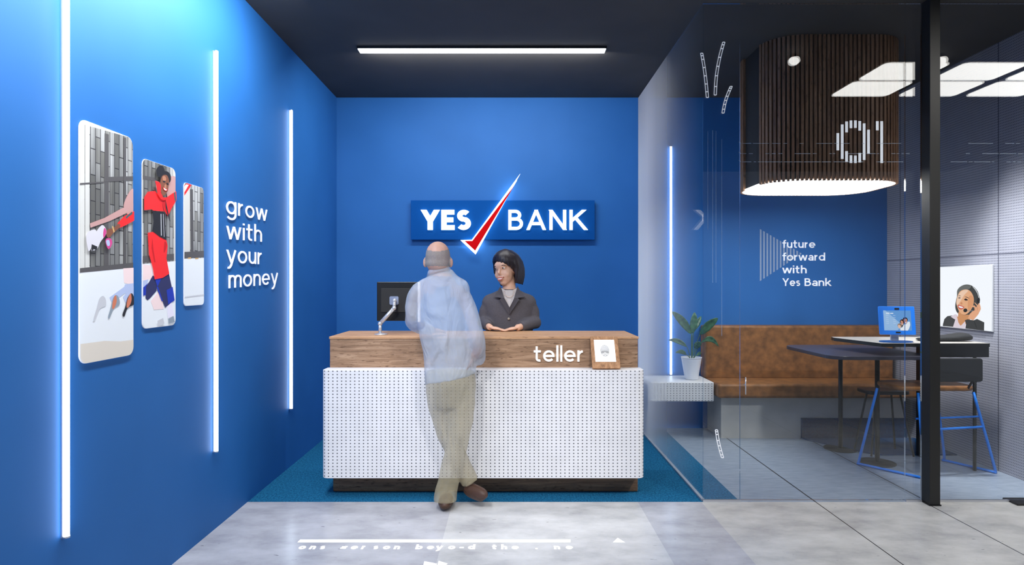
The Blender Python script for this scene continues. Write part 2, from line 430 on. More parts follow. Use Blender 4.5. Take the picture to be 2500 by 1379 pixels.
M['white'] = plain('white letter face', (252,252,252), .4, emis=.35, ec=(255,255,255))
M['wfloor'] = plain('white floor paint', (255,255,255), .4, emis=.25)
M['glass'] = glass('clear glass', (.93,.95,.97,1), .035)
M['glass_side'] = glass('side glass', (.95,.97,.98,1), .004, 0, .05)
M['leather'] = plain('brown leather', (134,88,46), .5, var=.38, vscale=14, bump=.15)

# ------------------------------------------------------------------ the room shell
XL = -1.69; XG = 1.23; XR = 3.64; YB = 5.95; YF = 3.94; ZC = 3.2
struct(MB().box(XL-.15, XL, -2.0, YB+.15, 0, ZC).build('wall_left', M['blue']))
struct(MB().box(XL-.15, XR+.15, YB, YB+.15, 0, ZC).build('wall_back', M['blue']))
struct(MB().box(XR, XR+.15, YF-.06, YB, 0, ZC).build('wall_right', M['perfwall']))
struct(MB().box(XR+.15, 7.0, YF-.06, YF+.1, 0, ZC).build('wall_front', plain('dark front wall', (70,72,78), .8, var=.05, vscale=4)))
struct(MB().box(XL-.15, 7.0, -2.0, YB+.15, ZC, ZC+.12).build('ceiling', M['ceil']))
struct(MB().box(XL-.15, 7.0, -2.0, YF, -.1, 0).build('floor_lobby', M['stone']))
struct(MB().box(XL-.15, 1.47, YF, YB+.15, -.1, 0).build('floor_carpet', M['carpet']))
struct(MB().box(1.47, XR+.15, YF, YB+.15, -.1, 0).build('floor_meeting', M['stone_blue']))

# ------------------------------------------------------------------ led strips
def strip(x, y, z0, z1, label, nrm=(1,0,0)):
    n = Vector(nrm)
    t = thing('light_strip', label, 'strip light', (x, y, z0), 'vertical light strips')
    c = Vector((x, y, 0))+n*.016
    MB().tube([(c.x, c.y, z0+.006), (c.x, c.y, z1-.006)], .0105, 14).build('tube', M['tube'], t, True)
    mb = MB(); s = Vector((-n.y, n.x, 0))
    a = Vector((x, y, 0))-s*.008; b_ = Vector((x, y, 0))+s*.008+n*.006
    mb.box(min(a.x, b_.x), max(a.x, b_.x), min(a.y, b_.y), max(a.y, b_.y), z0, z1)
    mb.build('channel', M['steel'], t)
    for zz in (z0, z1-.006): MB().lathe([(.012, 0), (.012, .006)], (c.x, c.y, zz), 14).build('end_cap', M['steel'], t)
    return t
s0 = strip(XL, 2.313, .444, 2.72, 'tall white light strip on the blue left wall, nearest the camera, left of the pictures')
copy_tree(s0, (XL, 3.487, .444), label='white light strip on the left wall between the pictures and the slogan')
copy_tree(s0, (XL, 4.677, .444), label='farthest white light strip on the left wall, right of the slogan')
strip(1.543, YB, .517, 2.727, 'white light strip on the blue back wall behind the potted plant', (0,-1,0))

# ------------------------------------------------------------------ ceiling light bar
t = thing('ceiling_light', 'long thin white linear light bar on the dark ceiling', 'ceiling light', (-.2, 4.7, ZC))
x0 = onZ(877, 118, ZC).x; x1 = onZ(1477, 118, ZC).x
MB().box(x0-.006, x1+.006, 4.655, 4.745, ZC-.018, ZC).build('housing', M['black'], t)
MB().box(x0, x1, 4.66, 4.74, ZC-.024, ZC-.0181).build('diffuser', emit('linear diffuser', (244,248,255), 7.0), t)
# lobby ceiling panels (seen mirrored in the glass front) and two globes
pan = thing('ceiling_panel', 'square white ceiling panel light seen mirrored in the glass front', 'ceiling light', (3.30, 2.25, ZC), 'lobby ceiling panels')
pr = [Vector((3.30+a, 2.25+b_, ZC-.02)) for a, b_ in rrect(-.265, .265, -.205, .205, .05)]
MB().prism(pr, (0,0,.008)).build('diffuser', M['panel'], pan)
MB().box(3.02, 3.58, 2.03, 2.47, ZC-.012, ZC).build('frame', M['black'], pan)
for i in range(4):
    for j in range(2):
        if i == j == 0: continue
        copy_tree(pan, (3.30+.64*i, 2.25+.462*j, ZC))
for k, (px, w) in enumerate(((1940, 'over the slatted pendant'), (2300, 'beside the black post'))):
    X = (px-CX)*4.82/F
    g = thing('globe_light', 'small white round ceiling lamp mirrored in the glass ' + w, 'ceiling light', (X, 3.06, ZC))
    MB().ball((X, 3.06, ZC-.05), (.042, .042, .034)).build('bulb', M['panel'], g, True)
    MB().lathe([(.03, 0), (.03, .03)], (X, 3.06, ZC-.03)).build('base', M['black'], g)

# ------------------------------------------------------------------ reception desk
dk = thing('reception_desk', 'wood and white perforated metal reception counter marked teller', 'desk', (-.18, 4.3, 0))
MB().box(-1.22, .853, 4.13, 4.63, .137, 1.026).build('wood_body', M['woodfront'], dk, bevel=.006)
MB().box(-1.224, .857, 4.126, 4.634, 1.026, 1.044).build('counter_top', M['woodtop'], dk, bevel=.004)
MB().box(-1.20, .853, 4.13, 4.60, 0, .137).build('plinth', M['woodbase'], dk, bevel=.01)
pr = [Vector((x, y, .137)) for x, y in rrect(-1.232, .866, 3.985, 4.33, .045, 8)]
pr = [p if p.y < 4.2 else Vector((p.x, 4.1295, .137)) for p in pr]
q = []
for p in pr:
    if not q or (p-q[-1]).length > 1e-4: q.append(p)
MB().prism(q, (0, 0, .699)).build('perforated_panel', M['perf'], dk, bevel=.006)
# raised word on the counter front
L = thing('counter_lettering', 'white raised word teller on the wooden counter front', 'lettering', onY(1303, 882, 4.13))
p0 = onY(1303, 882, 4.129)
text('teller', lambda u, v, w: p0+Vector((u, -w, v)), (1425-1303)*4.13/F, .175, .012, M['white'], L, size=.0745)
# fingerprint pad: a slanted wooden board with a white card
fp = thing('fingerprint_stand', 'slanted wooden board with white fingerprint card leaning on the counter', 'stand', (.6, 4.08, .838))
A = [onY(1440, 824, 4.118), onY(1506, 824, 4.118), onY(1514, 905, 4.03), onY(1446, 905, 4.03)]
for p in A[2:]: p.z = .838
nb = (A[1]-A[0]).cross(A[3]-A[0]).normalized()
if nb.y > 0: nb = -nb
MB().prism(A, nb*.022).build('board', M['woodv'], fp, bevel=.002)
def bl(u, v, w):  # board coordinates from the pixel rectangle (1440..1506, 824..908)
    a = A[0].lerp(A[1], u); c = A[3].lerp(A[2], u); return a.lerp(c, v)+nb*(.022+w)
MB().prism([bl(.12,.11,0), bl(.86,.11,0), bl(.86,.80,0), bl(.12,.80,0)], nb*.003).build('card', plain('white card', (255,255,255), .5, emis=.3), fp)
mb = MB(); gx, gy, sx_, sy_ = .49, .455, .165, .185
for k in range(1, 9):
    q = k/8
    ribbon(mb, arc(0, -.25*(1-q), q*.93, q*.93+.0, -35 if k < 8 else -90, 215 if k < 8 else 270, 30), .062, lambda u, v, w: bl(gx+u*sx_, gy-v*sy_, .0032+w), .0004)
for k in range(5):
    ribbon(mb, [(-.78+.1*k, -.25-.14*k), (0, .02-.2*k), (.78-.1*k, -.25-.14*k)], .06, lambda u, v, w: bl(gx+u*sx_, gy-v*sy_, .0032+w), .0004)
mb.build('fingerprint', plain('grey ink', (105,105,108), .6), fp)

# ------------------------------------------------------------------ monitor on an arm
mo = thing('computer_monitor', 'black monitor seen from behind on a silver jointed arm clamped to the counter', 'monitor', (onY(930, 815, 4.27).x, 4.27, 1.0445))
YM = 4.36
a = onY(920, 688, YM); c = onY(1024, 786, YM)
MB().box(a.x, c.x-.012, YM, YM+.03, c.z+.008, a.z).build('rear_shell', M['blackpl'], mo, bevel=.004)
MB().box(c.x-.0118, c.x+.004, YM-.004, YM+.03, c.z, a.z).build('bezel_edge', plain('white monitor edge', (235,236,240), .4, emis=.25), mo, bevel=.002)
MB().box(a.x+.03, c.x-.06, YM-.006, YM-.0001, c.z+.07, a.z-.045).build('rear_cover', plain('matt black cover', (24,24,25), .6), mo, bevel=.002)
MB().box(a.x+.012, c.x-.02, YM+.0301, YM+.032, c.z+.02, a.z-.012).build('screen', M['blackpl'], mo)
ar = mo
YA = 4.27
MB().lathe([(.045, 0), (.045, .006), (.02, .010), (.016, .012)], (onY(930, 815, YA).x, YA, 1.0445), 24).build('clamp_base', M['steel'], ar, True)
b0 = onY(928, 820, YA); b0.z = 1.056
b1 = onY(928, 790, YA); b2 = onY(962, 752, YA+.01); b3 = onY(963, 734, YA+.03)
MB().tube([b0, b1], .011, 12).ball(b1, .0155).build('post', M['steel'], ar, True)
MB().sweep([tuple(b1)+(.014, .012), tuple(b2)+(.013, .011)], 12).build('lower_arm', M['steel'], ar, True)
MB().sweep([tuple(b2)+(.012, .012), tuple(b3)+(.011, .011)], 12).ball(b2, .0155).ball(b3, .0155).build('upper_arm', M['steel'], ar, True)
MB().tube([b3, Vector((b3.x-.012, YM-.012, b3.z))], .012, 12).build('tilt_head', M['steel'], ar, True)
MB().prism([Vector((b3.x-.012+u, YM-.0125, b3.z+v)) for u, v in rrect(-.032, .032, -.03, .03, .01)], (0, .006, 0)).build('mounting_plate', plain('pale steel', (150,160,185), .35, .5), ar)

# ------------------------------------------------------------------ the sign on the back wall
YS = 5.90
sg = thing('bank_sign', 'dark blue sign board with white letters YES BANK and red tick', 'sign', onY(1227, 585, YS))
a = onY(1003, 489, YS); c = onY(1452, 585, YS)
MB().box(a.x, c.x, YS, YS+.035, c.z, a.z).build('board', plain('sign blue', (0,80,158), .8, spec=.15), sg, bevel=.002)
MB().box(a.x+.1, c.x-.1, YS+.035, YB, c.z+.08, a.z-.08).build('wall_spacer', M['black'], sg)
M['halo'] = emit('white halo light', (225,240,255), 14)
face = emit('lit letter face', (255,255,255), 2.6)
def signtext(s, x0, x1, yb, capx, t, gap):
    q = onY(x0, yb, YS-.022); wd = (x1-x0)*(YS-.022)/F; sz = capx*(YS-.022)/F/1.4
    text(s, lambda u, v, w: q+Vector((u, w, v)), wd, t, .012, face, sg, gap=gap, size=sz)
signtext('YES', 1027, 1150, 561, 49, .33, .10)
signtext('BANK', 1241, 1430, 561, 49, .21, .22)
tick_w = [(1270,424),(1161,621),(1124,586),(1152,585)]
tick_r = [(1256,452),(1160,612),(1134,588),(1153,588)]
MB().prism([onY(x, y, YS-.030) for x, y in tick_w], (0, .012, 0)).build('tick_outline', face, sg)
MB().prism([onY(x, y, YS-.034) for x, y in tick_r], (0, .0038, 0)).build('tick', plain('sign red', (205,6,12), .8, emis=.2, spec=.1), sg)
MB().prism([onY(x, y, YS-.012) for x, y in [(1262,440),(1161,609),(1136,588),(1156,588)]], (0, .008, 0)).build('tick_back_light', M['halo'], sg)
MB().box(onY(1160,600,YS).x-.01, onY(1160,600,YS).x+.01, YS-.02, YB, onY(1160,600,YS).z-.01, onY(1160,600,YS).z+.01).build('tick_stud', M['black'], sg)

# ------------------------------------------------------------------ slogan on the left wall
sl = thing('wall_slogan', 'white raised words grow with your money on the blue left wall', 'lettering', (XL, 3.9, 1.33))
for wd, xa, xb, za, zb in (('grow',550,650,1.815,1.83),('with',551,637,1.664,1.682),('your',551,638,1.523,1.530),('money',556,676,1.372,1.398)):
    ya = -XL*F/(CX-xa); yb = -XL*F/(CX-xb)
    text(wd, lambda u, v, w: Vector((XL+.004+w, ya+u, za+(zb-za)*u/(yb-ya)+v)), yb-ya, .15, .004, M['white'], sl, size=.078, gap=.22)

# ------------------------------------------------------------------ slogan on the meeting room wall
ms = thing('wall_slogan', 'white words future forward with Yes Bank over pale stripes on back wall', 'lettering', onY(1940, 700, YB))
wt = plain('white vinyl', (240,243,248), .5, emis=.35)
wst = plain('pale blue stripe vinyl', (150,172,205), .6)
for wd, x1_, yb in (('future',1990,605),('forward',2014,636),('with',1969,667),('Yes',1969,698),('Bank',2028,698)):
    xa = 1910 if wd != 'Bank' else 1964
    if wd == 'Yes': x1_ = 1953
    q = onY(xa, yb, YB-.004)
    text(wd, lambda u, v, w: q+Vector((u, -w, v)), (x1_-xa)*YB/F, .21, .004, wt, ms, gap=.16, size=.0535)
for k in range(13):
    xc = 1857+k*8.1; top = 560+k*4.75; bot = 685-k*5.3
    q0 = onY(xc-2, top, YB-.0015)
    if bot-top < 3: break
    MB().prism([onY(xc-2, top-1, YB-.0005), onY(xc+2, top+1, YB-.0005), onY(xc+2, bot-1, YB-.0005), onY(xc-2, bot+1, YB-.0005)], (0, -.002, 0)).build('stripe', wst, ms)

# ------------------------------------------------------------------ pictures on the left wall
def artcol(name, c, e=.22): 
    if name in ART: return ART[name]
    m = plain('print '+name, c, .6, emis=e); ART[name] = m; return m
ART = {}
def window_print():
    m, nt, b = newmat('print window wall')
    g = nd(nt, 'ShaderNodeNewGeometry'); sx = nd(nt, 'ShaderNodeSeparateXYZ'); lk(nt, g.outputs['Position'], sx.inputs[0])
    cb = nd(nt, 'ShaderNodeCombineXYZ'); lk(nt, sx.outputs[2], cb.inputs[0]); lk(nt, sx.outputs[1], cb.inputs[1])
    br = nd(nt, 'ShaderNodeTexBrick', offset=.5); br.inputs['Scale'].default_value = 1
    br.inputs['Brick Width'].default_value = .105; br.inputs['Row Height'].default_value = .030; br.inputs['Mortar Size'].default_value = .0022
    br.inputs['Color1'].default_value = lin((196,198,200)); br.inputs['Color2'].default_value = lin((128,128,124)); br.inputs['Mortar'].default_value = lin((72,70,74))
    lk(nt, cb.outputs[0], br.inputs['Vector'])
    n = nd(nt, 'ShaderNodeTexNoise', i_Scale=1.0, i_Detail=3.0); lk(nt, objco(nt, (1, 9, 1.5)), n.inputs['Vector'])
    r = ramp(nt, n.outputs['Fac'], [(.36, (.30,.30,.30,1)), (.56, (1,1,1,1))])
    mx = nd(nt, 'ShaderNodeMix', data_type='RGBA', blend_type='MULTIPLY'); mx.inputs[0].default_value = .8
    lk(nt, br.outputs[0], mx.inputs[6]); lk(nt, r.outputs[0], mx.inputs[7])
    lk(nt, mx.outputs[2], b.inputs['Base Color']); lk(nt, mx.outputs[2], b.inputs['Emission Color']); b.inputs['Emission Strength'].default_value = .25
    b.inputs['Roughness'].default_value = .6
    return m
WINP = window_print()
def picture(x0, x1, yt0, yt1, yb0, yb1, label, shapes):
    ya = -XL*F/(CX-x0); yb = -XL*F/(CX-x1)
    zt = H-(yt0-CY)*ya/F; zb = H-(yb0-CY)*ya/F
    t = thing('wall_picture', label, 'picture', (XL, (ya+yb)/2, zb), 'lit pictures on the left wall')
    R = (yb-ya)*.11
    out = [Vector((XL+.001, y, z)) for y, z in rrect(ya, yb, zb, zt, R, 8)]
    MB().prism(out, (.004, 0, 0)).build('panel', artcol('white', (232,234,240)), t)
    mb = MB(); mats = []
    y0_, y1_, z0_, z1_ = ya+.001, yb-.001, zb+.001, zt-.001
    rr = rrect(y0_, y1_, z0_, z1_, R-.001, 8)
    def clip(poly):  # clip a y,z polygon to the rounded picture (convex)
        outp = poly; n = len(rr)
        for i in range(n):
            a, c = rr[i], rr[(i+1) % n]
            if abs(a[0]-c[0])+abs(a[1]-c[1]) < 1e-7: continue
            inp = outp; outp = []
            def side(p): return (c[0]-a[0])*(p[1]-a[1])-(c[1]-a[1])*(p[0]-a[0])
            for k in range(len(inp)):
                p, q = inp[k-1], inp[k]; sp, sq = side(p), side(q)
                if (sp >= 0) != (sq >= 0):
                    tt = sp/(sp-sq); outp.append((p[0]+(q[0]-p[0])*tt, p[1]+(q[1]-p[1])*tt))
                if sq >= 0: outp.append(q)
            if not outp: return []
        return outp
    for k, (mat, pts, sm) in enumerate(shapes):
        if sm: pts = crom(pts, 4, True)
        yz = [(v.y, v.z) for v in (onX(px, py, XL) for px, py in pts)]
        yz = clip(yz)
        if len(yz) < 3: continue
        if mat not in mats: mats.append(mat)
        mb.poly([Vector((XL+.0054+.0003*k, y, z)) for y, z in yz], mats.index(mat))
    mb.build('print', mats, t)
    return t
C_ = artcol
gnd = C_('ground', (216,208,198)); wl = C_('whitewall', (226,231,238)); drk = C_('darkframe', (84,82,84)); lgw = C_('palewindow', (206,206,204))
red = C_('red', (238,38,40)); redd = C_('dark red', (196,22,28)); pink = C_('pale red', (192,150,148)); ppink = C_('very pale pink', (238,214,216)); blk = C_('black', (34,34,40))
blue_ = C_('boot blue', (24,52,170)); navy = C_('boot navy', (42,46,92)); pblue = C_('pale boot', (176,190,226)); skin = C_('brown skin', (128,80,60)); skl = C_('light brown skin', (178,122,96)); teeth = C_('teeth', (246,240,234))
pgrey = C_('pale grey', (196,198,206)); magenta = C_('magenta', (206,70,140)); silver = C_('silver', (214,212,222)); gold = C_('gold', (206,166,110)); orange = C_('ankle', (206,120,90)); teal = C_('teal print', (60,92,96)); lil = C_('lilac', (226,222,240)); sgrey = C_('shoe grey', (140,152,166))
picture(190.5, 321.5, 288, 330, 890, 858, 'largest tall picture, red sleeve holding sneakers before a window wall', [
 (WINP, [(188,300),(330,340),(330,651),(188,666)], False),
 (lgw, [(190,300),(203,304),(203,664),(188,666)], False),
 (lgw, [(204,305),(215,309),(215,662),(204,663)], False),
 (drk, [(252,325),(262,328),(262,655),(250,656)], False),
 (drk, [(250,432),(330,430),(330,440),(250,444)], False), (drk, [(190,447),(250,443),(250,446),(190,451)], False),
 (drk, [(188,655),(330,640),(330,653),(188,666)], False), (drk, [(298,335),(304,337),(304,648),(298,649)], False),
 (pink, [(322,462),(305,480),(298,510),(322,530)], True), (pink, [(215,545),(250,532),(290,510),(322,496),(322,512),(262,540),(216,556)], False),
 (wl, [(188,667),(330,653),(330,900),(188,900)], False),
 (gnd, [(188,840),(220,836),(250,832),(290,833),(330,828),(330,900),(188,900)], False),
 (ppink, [(296,655),(330,653),(330,690),(312,694),(298,690)], False),
 (pblue, [(262,726),(298,700),(300,694),(330,690),(330,720),(300,716),(280,730),(270,742)], False),
 (pblue, [(295,724),(312,706),(322,698),(322,730),(302,740)], False),
 (pgrey, [(245,722),(252,730),(252,746),(238,754),(226,782),(222,780),(230,752),(236,730)], True),
 (sgrey, [(278,720),(285,728),(286,744),(272,754),(262,776),(258,774),(264,752),(270,728)], True), (orange, [(276,720),(270,734),(268,752),(273,752),(279,735)], True),
 (blk, [(314,716),(320,722),(322,742),(306,752),(298,772),(293,768),(300,748),(305,728)], True), (orange, [(313,716),(305,732),(303,750),(309,748),(315,733)], True),
 (silver, [(205,570),(225,560),(228,575),(212,612),(206,600)], True),
 (red, [(280,545),(296,528),(322,515),(322,538),(300,550),(286,556)], False),
 (teal, [(300,530),(306,524),(316,516),(317,522),(306,530),(303,534)], False),
 (skin, [(283,546),(270,556),(256,560),(252,570),(256,580),(262,578),(270,568),(286,554)], True), (gold, [(266,552),(269,552),(273,566),(270,568)], False),
 (silver, [(240,550),(249,555),(252,570),(238,590),(230,606),(217,612),(216,598),(226,568)], True), (blk, [(216,596),(230,602),(228,610),(220,608),(219,615),(215,606)], False),
 (magenta, [(247,556),(252,566),(246,580),(244,570)], True), (magenta, [(250,584),(262,582),(266,594),(258,608),(252,600)], True),
 (pblue, [(251,588),(258,586),(260,598),(254,600)], True)])
picture(345, 425.5, 385.5, 412, 803, 785, 'middle picture of a person in red outfit, black corset and blue boots', [
 (WINP, [(340,380),(430,400),(430,638),(340,645)], False),
 (drk, [(345,428),(378,434),(378,442),(345,438)], False), (drk, [(345,625),(425,619),(425,634),(345,641)], False),
 (lgw, [(419,405),(430,410),(430,640),(422,640)], False),
 (pink, [(405,440),(425,432),(425,480),(405,480)], True),
 (wl, [(340,645),(430,637),(430,810),(340,810)], False),
 (ppink, [(345,645),(365,648),(368,680),(345,686)], False),
 (pblue, [(345,685),(358,682),(352,712),(345,725)], False), (ppink, [(382,712),(392,730),(396,754),(372,756),(364,735)], False),
 (navy, [(369,672),(380,682),(378,710),(362,728),(356,733),(351,728),(352,700),(360,688)], False),
 (blue_, [(358,690),(352,700),(352,720),(345,722),(345,702)], False),
 (navy, [(374,682),(408,667),(422,733),(399,751),(389,728),(380,710)], False),
 (blue_, [(374,682),(390,678),(380,700)], False), (blue_, [(402,708),(417,700),(422,733),(406,743)], False), (blue_, [(377,700),(381,700),(393,735),(390,735)], False),
 (lil, [(403,748),(414,738),(420,770),(406,777)], False), (sgrey, [(406,779),(419,772),(422,786),(407,790)], False), (pgrey, [(379,783),(393,776),(396,790),(380,796)], False),
 (red, [(355,568),(368,566),(400,583),(404,600),(401,630),(408,668),(392,678),(372,682),(368,655),(358,620)], False),
 (redd, [(396,590),(402,596),(398,612),(394,616)], True), (redd, [(366,580),(369,610),(374,640),(371,640),(364,605)], False),
 (blk, [(366,514),(396,519),(398,560),(400,586),(384,578),(366,564),(369,540)], False),
 (pgrey, [(386,522),(388,522),(389,575),(387,575)], False), (silver, [(392,522),(393,522),(395,578),(394,578)], False),
 (red, [(345,482),(354,468),(372,466),(384,480),(398,484),(412,474),(424,467),(425,488),(412,510),(404,528),(396,516),(368,514),(364,511),(345,513)], False),
 (redd, [(390,492),(396,488),(404,528),(397,515)], False), (teal, [(418,470),(421,469),(424,488),(421,492)], False), (blk, [(397,484),(400,500),(409,540),(407,540),(398,505)], False), (blk, [(388,488),(395,518),(396,524),(392,510)], False),
 (blk, [(390,420),(400,418),(409,426),(410,440),(404,446),(396,430)], True), (blk, [(375,412),(383,404),(392,408),(395,422),(388,432),(378,430),(374,420)], True),
 (blk, [(384,432),(392,420),(404,424),(408,438),(400,450),(386,448)], True),
 (skin, [(385,438),(390,428),(400,428),(405,440),(404,455),(402,466),(396,474),(390,478),(385,466),(383,452)], True),
 (skl, [(389,432),(395,430),(398,438),(392,444)], True), (skl, [(394,452),(398,450),(398,462),(394,460)], True),
 (blk, [(390,441),(395,442),(395,445),(391,444)], True), (blk, [(399,446),(403,448),(403,451),(399,449)], True),
 (redd, [(389,456),(395,460),(401,462),(397,467),(391,463)], True), (teeth, [(391,458),(395,461),(399,463),(396,465),(392,462)], True),
 (red, [(370,441),(380,444),(384,452),(384,470),(390,482),(398,482),(394,488),(384,486),(376,474),(374,460)], False)])
picture(447, 495, 444.5, 458, 747, 735, 'smallest picture with window frame over white wall, nearest the slogan', [
 (WINP, [(440,440),(500,450),(500,630),(440,632)], False),
 (lgw, [(447,450),(461,455),(461,630),(447,632)], False),
 (red, [(447,452),(454,447),(465,451),(458,462),(447,478)], False), (ppink, [(447,455),(451,450),(458,451),(447,470)], False),
 (drk, [(461,462),(468,462),(470,628),(463,630)], False), (drk, [(447,615),(496,612),(496,627),(447,631)], False),
 (wl, [(440,632),(500,629),(500,760),(440,760)], False), (gold, [(455,629),(463,628),(463,632),(455,632)], False), (gold, [(473,630),(481,629),(481,632),(473,633)], False),
 (pgrey, [(447,724),(495,718),(495,721),(447,727)], False)])

# ------------------------------------------------------------------ glass
gs = thing('glass_screen', 'clear fixed glass panes along the meeting room front beside the door and post', 'glass panel', (2.4, YF, 0))
def pane(name, label, x0, x1, y0, y1):
    MB().box(x0, x1, y0, y1, .012, ZC-.004).build('pane', M['glass'], gs)
    MB().box(x0, x1, y0-.004, y1+.004, 0, .012).build('floor_channel', M['steel'], gs)
sp = thing('glass_partition', 'glass side screen with white gradient layer right of the counter', 'glass panel', (XG, 4.9, 0))
MB().box(XG, XG+.012, YF+.02, YB-.004, .012, ZC-.004).build('pane', M['glass_side'], sp)
MB().box(XG-.004, XG+.016, YF+.02, YB-.004, 0, .012).build('floor_channel', M['steel'], sp)
m = bpy.data.materials.new('gradient white layer'); m.use_nodes = True; nt = m.node_tree; nt.nodes.clear()
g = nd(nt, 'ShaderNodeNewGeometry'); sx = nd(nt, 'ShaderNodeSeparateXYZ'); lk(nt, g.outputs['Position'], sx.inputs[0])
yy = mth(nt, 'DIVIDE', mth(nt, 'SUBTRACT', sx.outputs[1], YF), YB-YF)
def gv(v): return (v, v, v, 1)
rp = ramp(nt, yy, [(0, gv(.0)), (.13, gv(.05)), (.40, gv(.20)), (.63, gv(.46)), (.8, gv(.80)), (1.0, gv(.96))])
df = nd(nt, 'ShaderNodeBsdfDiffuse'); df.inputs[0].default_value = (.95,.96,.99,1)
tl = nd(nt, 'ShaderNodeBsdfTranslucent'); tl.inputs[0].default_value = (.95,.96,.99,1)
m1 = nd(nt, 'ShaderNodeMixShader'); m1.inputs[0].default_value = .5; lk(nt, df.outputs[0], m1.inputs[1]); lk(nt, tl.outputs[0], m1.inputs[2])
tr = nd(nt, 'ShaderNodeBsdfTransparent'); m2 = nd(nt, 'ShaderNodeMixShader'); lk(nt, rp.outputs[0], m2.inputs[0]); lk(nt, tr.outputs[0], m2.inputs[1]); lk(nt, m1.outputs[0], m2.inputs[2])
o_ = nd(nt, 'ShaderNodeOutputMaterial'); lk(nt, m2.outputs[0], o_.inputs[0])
MB().poly([(XG-.001, YF+.02, .012), (XG-.001, YB-.004, .012), (XG-.001, YB-.004, ZC-.004), (XG-.001, YF+.02, ZC-.004)]).build('white_layer', m, sp)  # white layer over the pane, denser towards the back wall
pane('glass_front', 'narrow fixed glass pane at the left corner of the meeting room', XG, 1.468, YF, YF+.012)
door = thing('glass_door', 'clear glass door into the meeting room, left of the black post', 'door', (2.0, YF, 0))
MB().box(1.472, 2.528, YF, YF+.012, .012, ZC-.004).build('pane', M['glass'], door)
hh = onY(1809, 940, YF-.03)
MB().tube([(hh.x+.03, YF-.03, hh.z-.06), (hh.x+.03, YF-.03, hh.z+.05)], .004, 8).tube([(hh.x+.03, YF-.03, hh.z), (hh.x+.03, YF-.001, hh.z)], .003, 8).build('handle', M['steel'], door, True)
pane('glass_front', 'slim fixed glass pane just left of the black post', 2.532, 2.632, YF, YF+.012)
pane('glass_front', 'glass pane right of the black post before the lit portrait', 2.71, XR-.002, YF, YF+.012)
ps = thing('glazing_post', 'full height black square post in the glass front', 'post', (2.669, 3.9, 0))
MB().box(2.636, 2.702, 3.868, 3.96, .008, ZC-.002).build('mullion', M['black'], ps, bevel=.002)
MB().box(2.632, 2.706, 3.864, 3.964, 0, .008).build('base_plate', M['blackpl'], ps)
tag(MB().box(3.19, 3.62, 3.87, 3.99, 0, .012).build('floor_plate', M['black'], bevel=.003), 'flat black metal plate on the floor at the right edge', 'floor plate')
# pale strokes and broken lines laid flat on the glass
dm = plain('white glass stroke', (225,228,232), .5, emis=.3)
dml = ghost(plain('faint glass stroke', (190,205,222), .5), .55)
for pts, lab in (([(1713,130),(1719,165),(1724,205),(1727,238)], 'leftmost short curved white mark high on the glass'),
                 ([(1767,103),(1757,140),(1749,185),(1746,232)], 'longest curved white mark high on the glass, second from left'),
                 ([(1785,211),(1775,235),(1769,255),(1765,276)], 'curved white mark on glass nearest the pendant, crossing the ceiling line'),
                 ([(1749,1049),(1753,1075),(1759,1100),(1764,1117)], 'short slanted white mark low on the glass over the floor')):
    mb = MB(); P = crom(pts, 4)
    for sgn in (-1, 1):
        ribbon(mb, [((x-CX)*YF/F+sgn*.0075, H-(y-CY)*YF/F) for x, y in P], .005, lambda u, v, w: Vector((u, YF-.0006-w, v)), .0008)
    for i in range(0, len(P), 1):
        x, y = P[i]; c = ((x-CX)*YF/F, H-(y-CY)*YF/F)
        if i < 3 or i % 2 == 0: ribbon(mb, [(c[0]-.007, c[1]), (c[0]+.007, c[1])], .006, lambda u, v, w: Vector((u, YF-.0006-w, v)), .0008)
    tag(mb.build('glass_mark', dm), lab, 'glass marking', 'white marks on the glass')
for y, lab in ((350, 'upper'), (375, 'middle'), (395, 'lowest')):
    x = 1812; random.seed(y)
    gl = thing('glass_line', lab + ' faint broken white line across the glass at number height', 'glass marking', ((2150-CX)*YF/F, YF-.0006, H-(y-CY)*YF/F), 'faint lines across the glass')
    while x < 2495:
        w_ = random.choice((6, 10, 22, 40, 60)); x2 = min(x+w_, 2497)
        if not (2255 < x2 and x < 2300):
            mb = MB(); ribbon(mb, [((x-CX)*YF/F, H-(y-CY)*YF/F), ((x2-CX)*YF/F, H-(y-CY)*YF/F)], .0026, lambda u, v, w: Vector((u, YF-.0004-w, v)), .0004); mb.build('dash', dml, gl)
        x = x2+random.choice((3, 4, 6, 30))
    mb = MB(); ribbon(mb, [((1803-CX)*YF/F, H-(y-4-CY)*YF/F), ((1810-CX)*YF/F, H-(y-CY)*YF/F)], .0026, lambda u, v, w: Vector((u, YF-.0004-w, v)), .0004); mb.build('dash', dml, gl)
gl = thing('glass_line', 'faint upright pale lines on the glass left of the pendant', 'glass marking', ((1745-CX)*YF/F, YF-.0006, 1.0)); gm = ghost(plain('faint upright stroke', (170,200,235), .5), .75)
for x, y0, y1 in ((1728, 320, 560), (1740, 318, 690), (1748, 320, 690), (1762, 340, 820)):
    mb = MB(); ribbon(mb, [((x-CX)*YF/F, H-(y0-CY)*YF/F), ((x-CX)*YF/F, H-(y1-CY)*YF/F)], .003, lambda u, v, w: Vector((u, YF-.0004-w, v)), .0004); mb.build('line', gm, gl)

